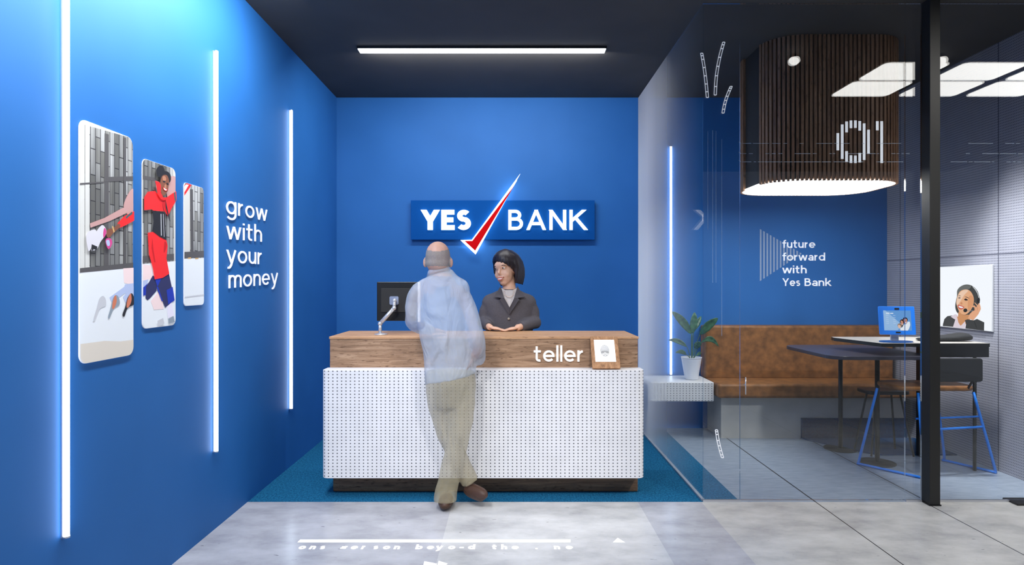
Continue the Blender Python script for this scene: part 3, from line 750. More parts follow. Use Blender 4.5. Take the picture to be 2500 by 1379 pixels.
# ------------------------------------------------------------------ slatted pendant 01
X0, X1, Y0, Y1, ZB = 1.86, 2.915, 4.43, 5.22, 2.144
pd = thing('slatted_pendant', 'large rounded timber slat ceiling pendant numbered 01 with glowing underside', 'pendant', (2.39, 4.82, ZB))
core = rrect(X0+.02, X1-.02, Y0+.02, Y1-.02, .25, 10)
MB().prism([Vector((x, y, ZB+.012)) for x, y in core], (0, 0, ZC-ZB-.014)).build('core', plain('pendant core', (16,17,20), .7), pd)
MB().prism([Vector((x, y, ZB+.002)) for x, y in rrect(X0+.016, X1-.016, Y0+.016, Y1-.016, .25, 10)], (0, 0, .0098)).build('light_panel', M['diff'], pd)
path = rrect(X0, X1, Y0, Y1, .27, 24); path.append(path[0])
cum = [0]
for a, b_ in zip(path, path[1:]): cum.append(cum[-1]+math.hypot(b_[0]-a[0], b_[1]-a[1]))
tot = cum[-1]; step = .0315; N = int(tot/step)
slat = MB(); dig = MB()
def interval_01(xm):
    px = CX+xm*F/Y0; r_ = []
    def z(py): return H-(py-CY)*Y0/F
    # zero: outer ellipse-ish stadium 2044..2122, y 293..398
    cx0, hw, top, bot = 2084, 41, 294, 398
    d = abs(px-cx0)
    if d < hw:
        k = math.sqrt(max(0, 1-(d/hw)**2.6)); mid = (top+bot)/2; ho = (bot-top)/2*k**.9
        if d < 20:
            ki = math.sqrt(1-(d/22)**2.6); hi = 34*ki
            r_ += [(z(mid-hi), z(mid-ho)), (z(mid+ho), z(mid+hi))]
        else: r_.append((z(mid+ho), z(mid-ho)))
    if 2152 < px < 2184: r_.append((z(398), z(296)))
    elif 2137 < px <= 2152: r_.append((z(318), z(296)))
    return r_
for i in range(N):
    s_ = (i+.5)*tot/N; k = max(j for j in range(len(cum)) if cum[j] <= s_); k = min(k, len(path)-2)
    tt = (s_-cum[k])/(cum[k+1]-cum[k]) if cum[k+1] > cum[k] else 0
    a, b_ = Vector(path[k]), Vector(path[k+1]); p = a.lerp(b_, tt); d = (b_-a).normalized() if (b_-a).length > 1e-9 else Vector((1,0)); nn = Vector((d.y, -d.x))
    if abs(p.x-X0) < .01 and 4.62 < p.y < 4.93: continue   # dark slot on the left side
    hw = .0095; dp = .020
    c4 = [p-d*hw-nn*dp, p+d*hw-nn*dp, p+d*hw, p-d*hw]
    slat.prism([Vector((q.x, q.y, ZB)) for q in c4], (0, 0, ZC-ZB-.002))
    if abs(p.y-Y0) < .004:
        for za, zb in interval_01(p.x):
            if zb-za > .004: dig.box(p.x-hw, p.x+hw, Y0-.0022, Y0-.0002, za, zb)
slat.build('slats', wood('walnut slat', (88,60,40), (136,98,70), (168,128,96), axis=2), pd)
dig.build('number', plain('white number paint', (255,255,255), .5, emis=.5), pd)

# ------------------------------------------------------------------ shelf, plant, sofa
tag(MB().box(1.245, 1.818, 5.505, YB-.03, .343, .515).build('wall_shelf', M['perfshelf'], bevel=.008), 'white perforated floating shelf under the potted plant', 'shelf')
PX, PY, PZ = onY(1688, 900, 5.68).x, 5.68, .516
pl = thing('potted_plant', 'leafy green plant in a ribbed white pot on the white shelf', 'plant', (PX, PY, PZ))
prof = []
for k in range(21):
    q = k/20; prof.append((.058+.033*q+(.0015 if k % 2 else 0), .2*q))
prof += [(.094, .2), (.094, .205), (.086, .205), (.084, .18)]
MB().lathe([(.054, 0)]+prof, (PX, PY, PZ), 32).build('pot', plain('white ceramic', (222,226,236), .4), pl, True)
MB().lathe([(.083, .17), (.083, .183)], (PX, PY, PZ), 24).build('soil', plain('dark soil', (48,40,34), .9, var=.4, vscale=80), pl)
def leafmat():
    m, nt, b = newmat('leaf green')
    n = nd(nt, 'ShaderNodeTexNoise', i_Scale=30.0, i_Detail=4.0); lk(nt, objco(nt), n.inputs['Vector'])
    r = ramp(nt, n.outputs['Fac'], [(.3, lin((22,70,58))), (.7, lin((70,118,84)))]); lk(nt, r.outputs[0], b.inputs['Base Color']); b.inputs['Roughness'].default_value = .4
    return m
LM = leafmat(); SM = plain('stem green', (60,100,70), .5)
def leaf(base, tip, w, cup, yo):
    """base/tip px on the picture plane of the plant, yo depth offset of tip"""
    b0 = onY(base[0], base[1], PY); t0 = onY(tip[0], tip[1], PY+yo)
    root = Vector((PX+(b0.x-PX)*.2, PY, PZ+.17))
    MB().sweep([tuple(root)+(.004,.004), tuple(root.lerp(b0, .5)+Vector(((PX-b0.x)*.08, 0, .01)))+(.0035,.0035), tuple(b0)+(.003,.003)], 8, 0, 4).build('stem', SM, pl, True)
    d = t0-b0; L_ = d.length; side = d.cross(Vector((0, 1, 0))).normalized(); up = side.cross(d).normalized(); n = 14; mb = MB(); 
    for i in range(n+1):
        u = i/n; ww = w*math.sin(math.pi*min(1, u*.93+.04))**.75*(1-.25*u) if 0 < u < 1 else .001
        c = b0+d*u+Vector((0, 0, cup*L_*(4*u*(1-u))))
        for s_ in (-1, -.5, 0, .5, 1):
            rip = .004*math.sin(i*2.1)*abs(s_)
            mb.v.append(c+side*s_*ww+up*(-abs(s_)*ww*.35+rip)+Vector((0, .001 if s_ else -.001, 0)))
    for i in range(n):
        for k in range(4):
            a = i*5+k; mb.f.append([a, a+1, a+6, a+5]); mb.m.append(0)
    o = mb.build('leaf', LM, pl, True); sd = o.modifiers.new('t', 'SOLIDIFY'); sd.thickness = .002
for base, tip, w, cup, yo in (((1688,815),(1640,760),.042,.06,-.05), ((1690,814),(1696,762),.040,.02,.02), ((1694,806),(1712,772),.028,.03,.06),
    ((1708,817),(1753,776),.044,.06,-.04), ((1677,846),(1632,830),.026,.12,.03), ((1695,850),(1712,835),.034,.1,-.03), ((1712,836),(1755,846),.030,.3,.02),
    ((1676,866),(1649,861),.022,.15,-.06), ((1700,868),(1712,862),.018,.1,.06)):
    leaf(base, tip, w, cup, yo)
sf = thing('bench_sofa', 'brown mottled leather bench seat along the blue back wall', 'sofa', (2.7, 5.7, 0))
MB().box(1.83, 3.60, 5.78, YB-.002, .50, 1.002).build('backrest', M['leather'], sf, bevel=.02, seg=4)
MB().box(1.83, 3.60, 5.42, 5.80, .385, .512).build('seat', M['leather'], sf, bevel=.025, seg=4)
MB().box(1.90, 3.56, 5.56, YB-.002, 0, .384).build('base', plain('grey sofa base', (196,194,188), .6, var=.08, vscale=6), sf)
MB().box(2.62, 3.57, 5.535, 5.5599, 0, .183).build('kick_board', M['rug'], sf)
rg = [Vector(p) for p in ((2.60,5.534,.001),(2.93,5.06,.001),(2.96,5.03,.001),(3.02,5.0,.001),(3.63,5.0,.001),(3.63,5.534,.001))]
tag(MB().prism(rg, (0, 0, .01)).build('rug', M['rug']), 'dark navy rug with clipped corner on the meeting room floor', 'rug')

# ------------------------------------------------------------------ tables and chairs
dt = thing('meeting_table', 'dark low table with rounded end in the meeting room', 'table', (2.75, 4.85, 0))
top = rrect(2.33, 3.10, 4.45, 5.30, .13, 8)
MB().prism([Vector((x, y, .845)) for x, y in top], (0, 0, .027)).build('table_top', plain('dark satin laminate', (58,56,68), .3), dt, bevel=.003)
for x, y in ((2.86, 4.80), (2.787, 5.2)):
    MB().tube([(x, y, .004), (x, y, .845)], .017, 14).build('leg', M['black'], dt, True)
    MB().lathe([(.13, 0), (.13, .006), (.02, .012)], (x, y, .0005), 28).build('foot_plate', M['black'], dt, True)
lt = thing('raised_counter', 'high counter with pale top and black apron by the perforated wall', 'counter', (3.1, 4.75, 0))
lp = [Vector((x, y, .938)) for x, y in ((2.70,4.48),(3.49,4.48),(3.49,5.03),(2.62,5.03),(2.60,4.95))]
MB().prism(lp, (0, 0, .026), 0, 1).build('counter_top', [plain('pale grey laminate', (196,190,182), .35), M['blackpl']], lt)
MB().box(3.02, 3.488, 4.485, 4.51, .862, .9379).build('apron', M['blackpl'], lt)
for x in (3.33,): MB().box(x-.035, x+.035, 4.96, 4.999, .012, .9379).build('leg', M['blackpl'], lt)
MB().tube([(3.47, 4.60, .0), (3.47, 4.60, .9379)], .012, 10).build('leg', M['blackpl'], lt, True)
# tablet kiosk
tk = thing('tablet_kiosk', 'blue framed touch screen on a stand standing on the counter', 'screen', (2.865, 4.60, .965))
cx, cz = 2.862, 1.125; Rk = Matrix.Rotation(math.radians(-9), 3, 'Z') @ Matrix.Rotation(math.radians(-8), 3, 'X')
def K(u, v, w): return Rk @ Vector((u, -w, v))+Vector((cx, 4.56, cz))
kb = plain('bright blue plastic', (24,120,226), .35, emis=.12)
MB().prism([K(u, v, -.012) for u, v in rrect(-.122, .122, -.105, .105, .008)], Rk @ Vector((0, -.022, 0))).build('frame', kb, tk, bevel=.003)
mb = MB(); sm = []
def kp(mat, pts, lvl, smth=False):
    if smth: pts = crom(pts, 4, True)
    if mat not in sm: sm.append(mat)
    # screen pixels from the zoomed crop: x 394..1022, y 372..852 -> u,v
    mb.poly([K((x-708)/628*.188, (612-y)/480*.148, .0102+.0003*lvl) for x, y in pts], sm.index(mat))
sc1 = emit('screen blue', (106,160,218), 1.0); sc2 = emit('screen pale blue', (158,194,232), 1.0); scw = emit('screen white', (244,248,252), 1.0); sch = emit('screen dark hair', (44,26,24), 1.0); scs = emit('screen skin', (214,150,122), 1.0); scs2 = emit('screen fair skin', (238,196,172), 1.0); sct = emit('screen text', (214,230,248), 1.0); scg = emit('screen brown hair', (150,118,92), 1.0); scy = emit('screen grey jumper', (92,98,106), 1.0)
kp(sc1, [(394,372),(1022,372),(1022,852),(394,852)], 0)
kp(sc2, [(394,372),(444,372),(790,700),(700,852),(394,852)], 1)
kp(scw, [(455,432),(540,432),(540,452),(455,452)], 2); kp(scw, [(552,432),(625,432),(622,452),(552,452)], 2); kp(sct, [(455,410),(540,410),(540,418),(455,418)], 2)
for y in (490, 540, 590, 636, 680):
    kp(sct, [(450,y),(510,y),(510,y+7),(450,y+7)], 2); kp(sct, [(610,y),(670,y),(670,y+7),(610,y+7)], 2)
kp(scy, [(770,720),(840,700),(850,760),(800,800)], 2)
kp(scw, [(812,770),(850,705),(900,700),(940,640),(985,640),(990,720),(960,800),(930,852),(760,852),(760,800)], 3)
kp(sch, [(760,640),(790,590),(840,590),(856,640),(850,690),(775,680)], 4, True); kp(scs, [(775,640),(800,612),(830,640),(835,690),(812,724),(785,700)], 5, True)
kp(sch, [(828,590),(850,545),(900,536),(936,570),(930,625),(850,640)], 6, True); kp(scs, [(848,600),(870,572),(915,578),(922,640),(895,690),(865,675)], 7, True)
kp(scg, [(700,720),(740,684),(785,700),(790,760),(720,780)], 8, True); kp(scs2, [(708,740),(730,712),(765,735),(770,780),(742,804),(715,780)], 9, True)
kp(scw, [(868,655),(905,650),(895,668),(875,670)], 10, True); kp(scw, [(795,700),(820,694),(812,710)], 10, True)
kp(sch, [(866,622),(882,620),(882,626),(866,628)], 10); kp(sch, [(895,618),(912,616),(912,622),(895,624)], 10); kp(sch, [(786,655),(800,652),(800,658),(786,660)], 10); kp(sch, [(812,652),(824,650),(824,656),(812,658)], 10)
mb.build('screen', sm, tk)
MB().prism([K(u, v, .0102) for u, v in rrect(-.016, .016, .080, .093, .003)], Rk @ Vector((0, -.003, 0))).build('camera_lens', M['blackpl'], tk)
MB().prism([K(u, v, .0102) for u, v in rrect(-.016, .016, -.094, -.083, .003)], Rk @ Vector((0, -.002, 0))).build('button', M['blackpl'], tk)
MB().box(2.835, 2.893, 4.585, 4.60, .97, 1.09).build('stand', M['steel'], tk, bevel=.003)
MB().prism([Vector((2.865+.12*math.cos(a*math.pi/16), 4.575+.07*math.sin(a*math.pi/16), .9645)) for a in range(32)], (0, 0, .008)).build('base', plain('deep blue base', (12,84,160), .35), tk)
# folded black jacket on the counter
j = MB(); P = [(3.10,4.70),(3.20,4.60),(3.34,4.58),(3.45,4.62),(3.46,4.80),(3.30,4.86),(3.14,4.80)]
tj = thing('folded_jacket', 'black folded jacket lying on the pale counter beside the wall', 'jacket', (3.28, 4.7, .965))
jb = MB(); jb.sweep([(3.09,4.66,.977,.03,.012),(3.18,4.65,.984,.05,.018),(3.30,4.66,.990,.07,.023),(3.42,4.66,.998,.07,.031),(3.47,4.67,.990,.045,.022)], 12, 0, 4, ref=(0,1,0))
jb.ball((3.36,4.70,.985), (.11,.10,.018)).ball((3.2,4.68,.978), (.12,.07,.012))
solidify_volumes(jb, 'fabric', [plain('black cloth', (30,31,33), .8, bump=.3, vscale=50)], tj, .008, 3)
# chairs
bluef = plain('blue painted tube', (24,128,232), .35, emis=0)
def sledge():
    t = thing('sled_chair', 'blue tube sled base chair with brown seat and black backrest behind post', 'chair', (3.14, 4.60, 0))
    P1, P2, P3, P4 = (2.68,4.74), (2.95,4.385), (3.56,4.53), (3.40,4.84)
    for (a, b_, ta, tb) in ((P1, P2, (2.80,4.70), (2.98,4.50)), (P4, P3, (3.30,4.78), (3.40,4.52))):
        MB().tube(crom([(ta[0],ta[1],.60),(a[0]+.01,a[1],.06),(a[0],a[1],.012),(a[0]+(b_[0]-a[0])*.1,a[1]+(b_[1]-a[1])*.1,.011),(a[0]+(b_[0]-a[0])*.9,a[1]+(b_[1]-a[1])*.9,.011),(b_[0],b_[1],.012),(b_[0],b_[1],.06),(tb[0],tb[1],.60)], 5), .0095, 10).build('sled_frame', bluef, t, True)
    MB().tube([(2.968,4.44,.34),(3.475,4.525,.345)], .009, 10).build('crossbar', bluef, t, True)
    MB().tube([(2.965,4.50,.41),(3.455,4.53,.42)], .007, 10).build('crossbar', bluef, t, True)
    sb = MB(); sb.prism([Vector((3.11+x, 4.62+y, .615)) for x, y in rrect(-.30, .30, -.15, .17, .10, 8)], (0, 0, .035))
    sb.build('seat', M['leather'], t, bevel=.014, seg=3)
    MB().prism([Vector((3.19+x, 4.40, .78+z)) for x, z in rrect(-.19, .19, -.085, .085, .02)], (0, .025, 0)).build('backrest', plain('black mesh back', (34,35,38), .7), t, bevel=.006)
    for x in (3.05, 3.33): MB().tube([(x, 4.49, .62), (x, 4.432, .70), (x, 4.432, .80)], .008, 8).build('back_support', M['black'], t, True)
    return t
sledge()
st = thing('stool', 'small black seat stool with four thin splayed legs under the table', 'stool', (3.06, 5.05, .012))
MB().prism([Vector((3.06+x, 5.05+y, .50)) for x, y in rrect(-.17, .17, -.10, .12, .05)], (0, 0, .03)).build('seat', M['blackpl'], st, bevel=.008)
for sx1, sy1 in ((-1,-1), (1,-1), (-1,1), (1,1)):
    MB().tube([(3.06+sx1*.10, 5.05+sy1*.06, .50), (3.06+sx1*.17, 5.05+sy1*.12, .012)], .008, 8).build('leg', M['black'], st, True)

# ------------------------------------------------------------------ lit portrait on the right wall
XP = XR-.016
sd = thing('portrait_display', 'lit white display showing a person in a dark suit wearing a headset', 'display', (XP, 4.99, 1.04))
ya = XP*F/(2422-CX); yb = 5.36
MB().box(XP, XR-.001, ya, yb, 1.035, 1.543).build('panel', plain('display rim', (205,206,210), .4), sd, bevel=.003)
mb = MB(); dmt = []
def dp(c, pts, lvl, sm_=True, n=4):
    key = 'disp %d %d %d' % c
    mt = bpy.data.materials.get(key) or emit(key, c, 1.12)
    if mt not in dmt: dmt.append(mt)
    P_ = [(2280+x/5.995, 630+y/5.995) for x, y in pts]
    if sm_: P_ = crom(P_, n, True)
    q = []
    for px, py in P_:
        v = onX(px, py, XP); q.append(Vector((XP-.0008-.0003*lvl, min(v.y, yb-.002), v.z)))
    mb.poly(q, dmt.index(mt))
mb.poly([Vector((XP-.0008, y, z)) for y, z in ((ya+.004, 1.04), (yb-.004, 1.04), (yb-.004, 1.538), (ya+.004, 1.538))], 0); dmt.append(emit('display white', (250,250,251), 1.2))
dp((70,70,68), [(340,560),(345,470),(400,410),(480,385),(560,405),(630,470),(665,580),(670,660),(600,760),(520,860),(430,850),(345,800),(315,720),(325,620)], 1)
dp((110,110,106), [(340,560),(345,470),(400,410),(480,388),(550,405),(520,450),(440,470),(380,520),(350,570),(325,640)], 2)
dp((40,40,42), [(560,405),(610,440),(650,500),(672,580),(678,620),(655,650),(648,600),(628,520),(590,450),(552,415)], 3)
dp((212,212,210), [(572,412),(615,450),(652,520),(666,580),(658,582),(640,520),(604,460),(568,420)], 4, False)
dp((212,148,100), [(370,780),(430,830),(520,830),(540,880),(480,960),(400,990),(360,900)], 5)
dp((236,176,132), [(350,560),(385,490),(450,460),(520,470),(570,530),(590,610),(575,700),(530,780),(470,825),(420,822),(375,780),(350,720),(332,650)], 6)
dp((246,206,176), [(355,560),(390,500),(450,466),(510,472),(450,540),(400,620),(350,690),(334,650)], 7)
dp((225,158,112), [(520,560),(575,560),(585,640),(560,720),(520,770),(500,700)], 8)
dp((60,44,40), [(455,566),(490,568),(530,592),(490,578)], 9); dp((50,38,38), [(450,602),(470,590),(495,602),(505,615),(475,622),(455,614)], 9)
dp((130,110,100), [(360,552),(385,545),(402,556),(380,556)], 9); dp((110,96,92), [(360,582),(382,572),(398,582),(380,592)], 9)
dp((214,144,104), [(392,660),(410,640),(425,668),(408,682)], 9)
dp((206,84,78), [(358,684),(390,688),(440,708),(450,726),(410,750),(372,738),(358,708)], 10); dp((250,248,244), [(368,698),(400,704),(438,722),(412,732),(380,722)], 11)
dp((72,72,72), [(140,960),(160,890),(205,848),(290,838),(330,900),(330,1010),(135,994)], 9, False)
dp((230,214,220), [(250,856),(320,820),(350,830),(380,950),(400,990),(465,925),(475,1030),(285,1012),(320,900)], 10, False)
dp((212,148,100), [(345,850),(400,880),(470,890),(455,925),(395,988),(365,940)], 11, False)
dp((66,66,66), [(460,910),(500,895),(590,910),(640,890),(745,940),(742,1060),(470,1030),(478,960)], 11, False)
dp((50,50,50), [(590,912),(600,912),(632,1000),(640,1040),(620,1000)], 12, False)
dp((236,172,132), [(508,880),(530,820),(570,780),(610,760),(600,720),(560,712),(556,704),(600,690),(625,720),(640,700),(600,655),(606,648),(650,690),(668,648),(690,700),(696,745),(660,820),(620,870),(585,910)], 12, False)
dp((214,146,108), [(600,720),(612,740),(612,770),(604,765)], 13, False); dp((214,146,108), [(638,700),(652,735),(645,775),(640,740)], 13, False)
dp((40,40,42), [(640,600),(670,590),(682,610),(672,660),(640,650)], 13); dp((44,44,46), [(440,765),(455,740),(485,740),(500,765),(480,790),(452,788)], 14)
dp((150,150,152), [(498,768),(585,768),(585,776),(498,776)], 14, False)
mb.build('screen', dmt, sd)
tag(MB().box(XR-.012, XR-.001, 5.27, 5.37, 1.353, 1.455).build('wall_plate', plain('white plate', (240,240,240), .4), bevel=.002) if False else MB().box(XR-.012, XR-.001, 5.37, 5.40, 1.355, 1.455).build('wall_plate', plain('white plate', (240,240,240), .4), bevel=.002), 'small white plate on the perforated wall left of the portrait', 'wall plate')

# ------------------------------------------------------------------ floor marking
fm = thing('floor_marking', 'white painted waiting line and words on the pale lobby floor', 'floor marking', (-.4, 3.3, 0))
MB().prism([onZ(733, 1317, .0005), onZ(1393, 1317, .0005), onZ(1393, 1324, .0005), onZ(726, 1324, .0005)], (0, 0, .001)).build('line', M['wfloor'], fm)
for ch, x in zip('ons=ersonbeyo-dthe.ne', (726,753,778,829,854,880,909,933,960,1013,1041,1063,1093,1121,1142,1201,1223,1249,1307,1353,1382)):
    mb = MB(); g, a_ = glyph(ch, .34 if ch != '-' else .3)
    q = onZ(x, 1341, 0)
    for stt in g: ribbon(mb, stt, .34, lambda u, v, w: Vector((q.x+u*.038, q.y+v*.042, .0005+w)), .001)
    mb.build('letter', M['wfloor'], fm)
for pts, lab in (([(1508,1313),(1526,1324),(1496,1324)], 'white triangle painted on the floor right of the waiting line'), ([(1036,1370),(1067,1376),(1060,1400),(1028,1400)], 'left white painted arrow piece at the bottom edge of the floor'), ([(1071,1369),(1093,1376),(1070,1396),(1064,1392)], 'right white painted arrow piece at the bottom edge of the floor')):
    tag(MB().prism([onZ(x, y, .0005) for x, y in pts], (0, 0, .001)).build('floor_arrow', M['wfloor']), lab, 'floor marking', 'painted floor arrows')

# ------------------------------------------------------------------ people
def V5(p, a, b_=None): return (p.x, p.y, p.z, a, b_ if b_ is not None else a)
def finger_hand(mb, wrist, d, up, size=.18, curl=.5, side=1):
    """palm and five unequal bent fingers, d = pointing direction, up = back of the hand"""
    d = d.normalized(); up = (up-d*up.dot(d)).normalized(); lat = d.cross(up).normalized()*side
    pc = wrist+d*size*.26
    R = Matrix((lat, d, up)).transposed()
    mb.ball(pc, (size*.23, size*.28, size*.085), R)
    for k, (o, ln) in enumerate(((-.165,.36), (-.055,.42), (.055,.40), (.155,.31))):
        b0 = wrist+d*size*.46+lat*size*o; r0 = size*.048
        seg = [b0-d*size*.08, b0]; dirn = d.copy(); p = b0
        for j in range(3):
            dirn = (dirn-up*curl*.45).normalized(); p = p+dirn*size*ln/3; seg.append(p)
        mb.sweep([V5(q, r0*(1-.08*i)) for i, q in enumerate(seg)], 8, 0, 2)
    t0 = wrist+d*size*.14-lat*size*.16
    mb.sweep([V5(t0, size*.06), V5(t0-lat*size*.14+d*size*.13-up*size*.04, size*.055), V5(t0-lat*size*.17+d*size*.30-up*size*.09, size*.045)], 8, 0, 3)

# --- the customer, seen from behind
GT = .5
def cloth(name, c, sc3, st):
    m, nt, b = newmat(name); base = lin(c)
    n = nd(nt, 'ShaderNodeTexNoise', i_Scale=1.0, i_Detail=3.0, i_Distortion=.8); lk(nt, objco(nt, sc3), n.inputs['Vector'])
    r = ramp(nt, n.outputs['Fac'], [(.3, tuple(x*.9 for x in base[:3])+(1,)), (.7, base)]); lk(nt, r.outputs[0], b.inputs['Base Color'])
    bp = nd(nt, 'ShaderNodeBump', i_Strength=st, i_Distance=.035); lk(nt, n.outputs['Fac'], bp.inputs['Height']); lk(nt, bp.outputs[0], b.inputs['Normal'])
    b.inputs['Roughness'].default_value = .85; b.inputs['Specular IOR Level'].default_value = .2
    return m
shirt = ghost(cloth('pale blue shirt cloth', (196,208,226), (9,9,3.5), 1.0), .58)
trou = ghost(cloth('khaki cloth', (190,180,152), (13,13,4), 1.0), .58)
mcov = ghost(plain('skin under cloth', (206,160,138), .6), .85)
mskin = ghost(plain('weathered skin', (206,160,138), .55, var=.06, vscale=30), .30)
mhair = ghost(plain('cropped grey hair', (142,136,130), .9, var=.15, vscale=200), .30)
shoem = ghost(plain('brown shoe leather', (86,60,48), .5), .25)
YMN = 3.82
def Q(px, py, dy=0): return onY(px, py, YMN+dy) if True else None
man = thing('person', 'bald person in pale shirt and khaki trousers leaning at the counter, seen from behind', 'person', (onY(1110, 1225, YMN).x, YMN, 0))
mb = MB()
hc = Q(1069, 629)
mb.ball(hc+Vector((0, 0, .012)), (.077, .092, .090)); mb.ball(hc+Vector((0, .025, -.05)), (.060, .070, .070)); mb.ball(hc+Vector((0, -.02, -.035)), (.072, .07, .055))
for s_ in (-1, 1): mb.ball(hc+Vector((s_*.080, .008, -.030)), (.014, .020, .032))
mb.ball(hc+Vector((0, .10, -.032)), (.014, .020, .024))
mb.sweep([V5(hc+Vector((0, 0, -.05)), .060, .062), V5(Q(1072, 668, .01), .062, .06), V5(Q(1076, 684, 0), .085, .065), V5(Q(1078, 700, 0), .10, .07)], 18)
# arms inside the sleeves, hands
lsh = Q(1022, 708, .02); lel = Q(1003, 786, .02); lwr = Vector((Q(1040, 800).x, 4.13, 1.085))
mb.sweep([V5(Q(1060, 700), .05), V5(lsh, .042), V5(lel, .034), V5(lel.lerp(lwr, .6), .030), V5(lwr, .026)], 12, 0, 3)
finger_hand(mb, lwr, Vector((.45, 1, -.10)), Vector((0, 0, 1)), .18, .12, -1)
rsh = Q(1130, 722, 0); rel = Q(1163, 822, -.03); rwr = Q(1156, 872, .05)
mb.sweep([V5(Q(1100, 708), .05), V5(rsh, .042), V5(rel, .034), V5(rel.lerp(rwr, .6)+Vector((.02, 0, 0)), .029), V5(rwr, .025)], 12, 0, 3)
finger_hand(mb, rwr, Vector((-.45, .35, -1)), Vector((1, -.2, 0)), .13, .3, 1)
hb = solidify_volumes(mb, 'body', [mskin, mhair, mcov], man, .0065, 5, lambda c: 2 if (c.z < hc.z-.115 and c.y < 4.08 and c.z > .99) else 1 if (c.z > hc.z-.055 and c.z < hc.z+.045+.25*(c.y-hc.y+.05) and c.y < hc.y+.035 and abs(c.x-hc.x) < .079) else 0)
mb = MB()   # shirt
mb.sweep([V5(Q(1074, 664, .0), .074, .06), V5(Q(1076, 674, .0), .098, .066), V5(Q(1077, 688, .0), .150, .078), V5(Q(1079, 708, .0), .172, .095), V5(Q(1082, 752, 0), .168, .11), V5(Q(1086, 800, 0), .160, .115), V5(Q(1094, 850, 0), .158, .118), V5(Q(1099, 900, 0), .160, .122), V5(Q(1100, 914, 0), .160, .122)], 28, 0, 4)
mb.sweep([V5(Q(1046, 698, 0), .045), V5(Q(1026, 710, .0), .056, .062), V5(Q(1013, 740, .01), .058, .062), V5(Q(1010, 775, .02), .054, .058), V5(Q(1012, 790, .05), .052, .05), V5(Vector((Q(1022, 793).x, 3.98, 1.115)), .045), V5(Vector((Q(1034, 796).x, 4.09, 1.095)), .042)], 18, 0, 3)
mb.sweep([V5(Q(1105, 704, 0), .045), V5(Q(1126, 720, 0), .056, .062), V5(Q(1144, 760, -.01), .056, .058), V5(Q(1158, 815, -.03), .055, .055), V5(Q(1166, 845, -.02), .053, .052), V5(Q(1166, 866, .02), .050, .046), V5(Q(1162, 882, .05), .046, .042)], 18, 0, 3)
so = solidify_volumes(mb, 'shirt', [shirt], man, .009, 4, None, .016)
# slanted hem: lower the left side
for v in so.data.vertices:
    w_ = v.co+WORLD['person'] if 'person' in WORLD else v.co
    if w_.z < .92 and w_.x < onY(1150, 0, YMN).x: v.co.z -= max(0, (onY(1165, 0, YMN).x-w_.x))*.16*min(1, (.92-w_.z)/.06)
mb = MB()
mb.sweep([V5(Q(1071, 656, .012), .066, .066), V5(Q(1072, 660, .010), .071, .070), V5(Q(1074, 672, 0), .084, .074)], 24)
mb.build('collar', shirt, man, True)
mb = MB()   # trousers
mb.sweep([V5(Q(1100, 905, 0), .150, .11), V5(Q(1100, 930, 0), .158, .12), V5(Q(1100, 965, 0), .150, .115), V5(Q(1102, 990, 0), .12, .10)], 24, 0, 3)
A_ = [V5(Q(1124, 950, .0), .095, .10), V5(Q(1124, 1000, .0), .088, .09), V5(Q(1118, 1065, -.01), .072, .075), V5(Q(1110, 1110, -.01), .066, .068), V5(Q(1098, 1160, .0), .066, .068), V5(Q(1088, 1205, .0), .070, .072), V5(Q(1087, 1222, .0), .071, .074)]
B_ = [V5(Q(1076, 950, .02), .095, .10), V5(Q(1082, 1000, .04), .085, .09), V5(Q(1096, 1065, .05), .068, .072), V5(Q(1115, 1110, .06), .060, .064), V5(Q(1134, 1150, .07), .058, .062), V5(Q(1148, 1176, .08), .058, .064)]
mb.sweep(A_, 20, 0, 4); mb.sweep(B_, 20, 0, 4)
solidify_volumes(mb, 'trousers', [trou], man, .009, 4, None, .014)
mb = MB(); f1 = Q(1088, 1228); f1.z = .04
mb.ball(f1+Vector((0, .02, 0)), (.048, .10, .040)); mb.ball(f1+Vector((-.01, .10, -.005)), (.046, .08, .034))
solidify_volumes(mb, 'shoe', [shoem], man, .007, 3)
mb = MB(); f2 = Q(1150, 1196, .07); g2 = Q(1180, 1210, .0)
mb.sweep([V5(f2+Vector((-.03, .02, .01)), .035, .04), V5(f2, .045, .045), V5(f2.lerp(g2, .5), .044, .046), V5(g2, .036, .042), V5(g2+Vector((.015, -.01, -.012)), .018, .026)], 16, 0, 3)
solidify_volumes(mb, 'shoe', [shoem], man, .007, 3)

# --- the clerk behind the counter
YW = 4.79
def W(px, py, dy=0): return onY(px, py, YW+dy)
wskin = plain('light skin', (214,170,146), .5, var=.04, vscale=25)
jack = plain('charcoal pinstripe wool', (76,73,80), .85, var=.12, vscale=120, bump=.1)
whair = plain('dark brown hair', (30,22,32), .45, var=.4, vscale=90)
wtop = plain('pale blouse', (178,172,172), .7, var=.08, vscale=40)
wom = thing('person', 'smiling dark-haired person in charcoal suit jacket standing behind the counter', 'person', (W(1240, 800).x, YW, 0))
HC = W(1236, 658); yaw = math.radians(-32); RZ = Matrix.Rotation(yaw, 3, 'Z') @ Matrix.Rotation(math.radians(-6), 3, 'Y')
def hl(x, y, z): return HC+RZ @ Vector((x, y, z))
mb = MB()
mb.ball(hl(0, .015, .03), (.086, .105, .105), RZ); mb.ball(hl(0, -.035, -.035), (.068, .062, .085), RZ); mb.ball(hl(0, -.050, -.098), (.034, .034, .028), RZ)
mb.ball(hl(0, -.075, .03), (.055, .035, .04), RZ)
for s_ in (-1, 1):
    mb.ball(hl(s_*.040, -.062, -.040), (.026, .026, .030), RZ); mb.ball(hl(s_*.088, .0, -.018), (.012, .02, .034), RZ)
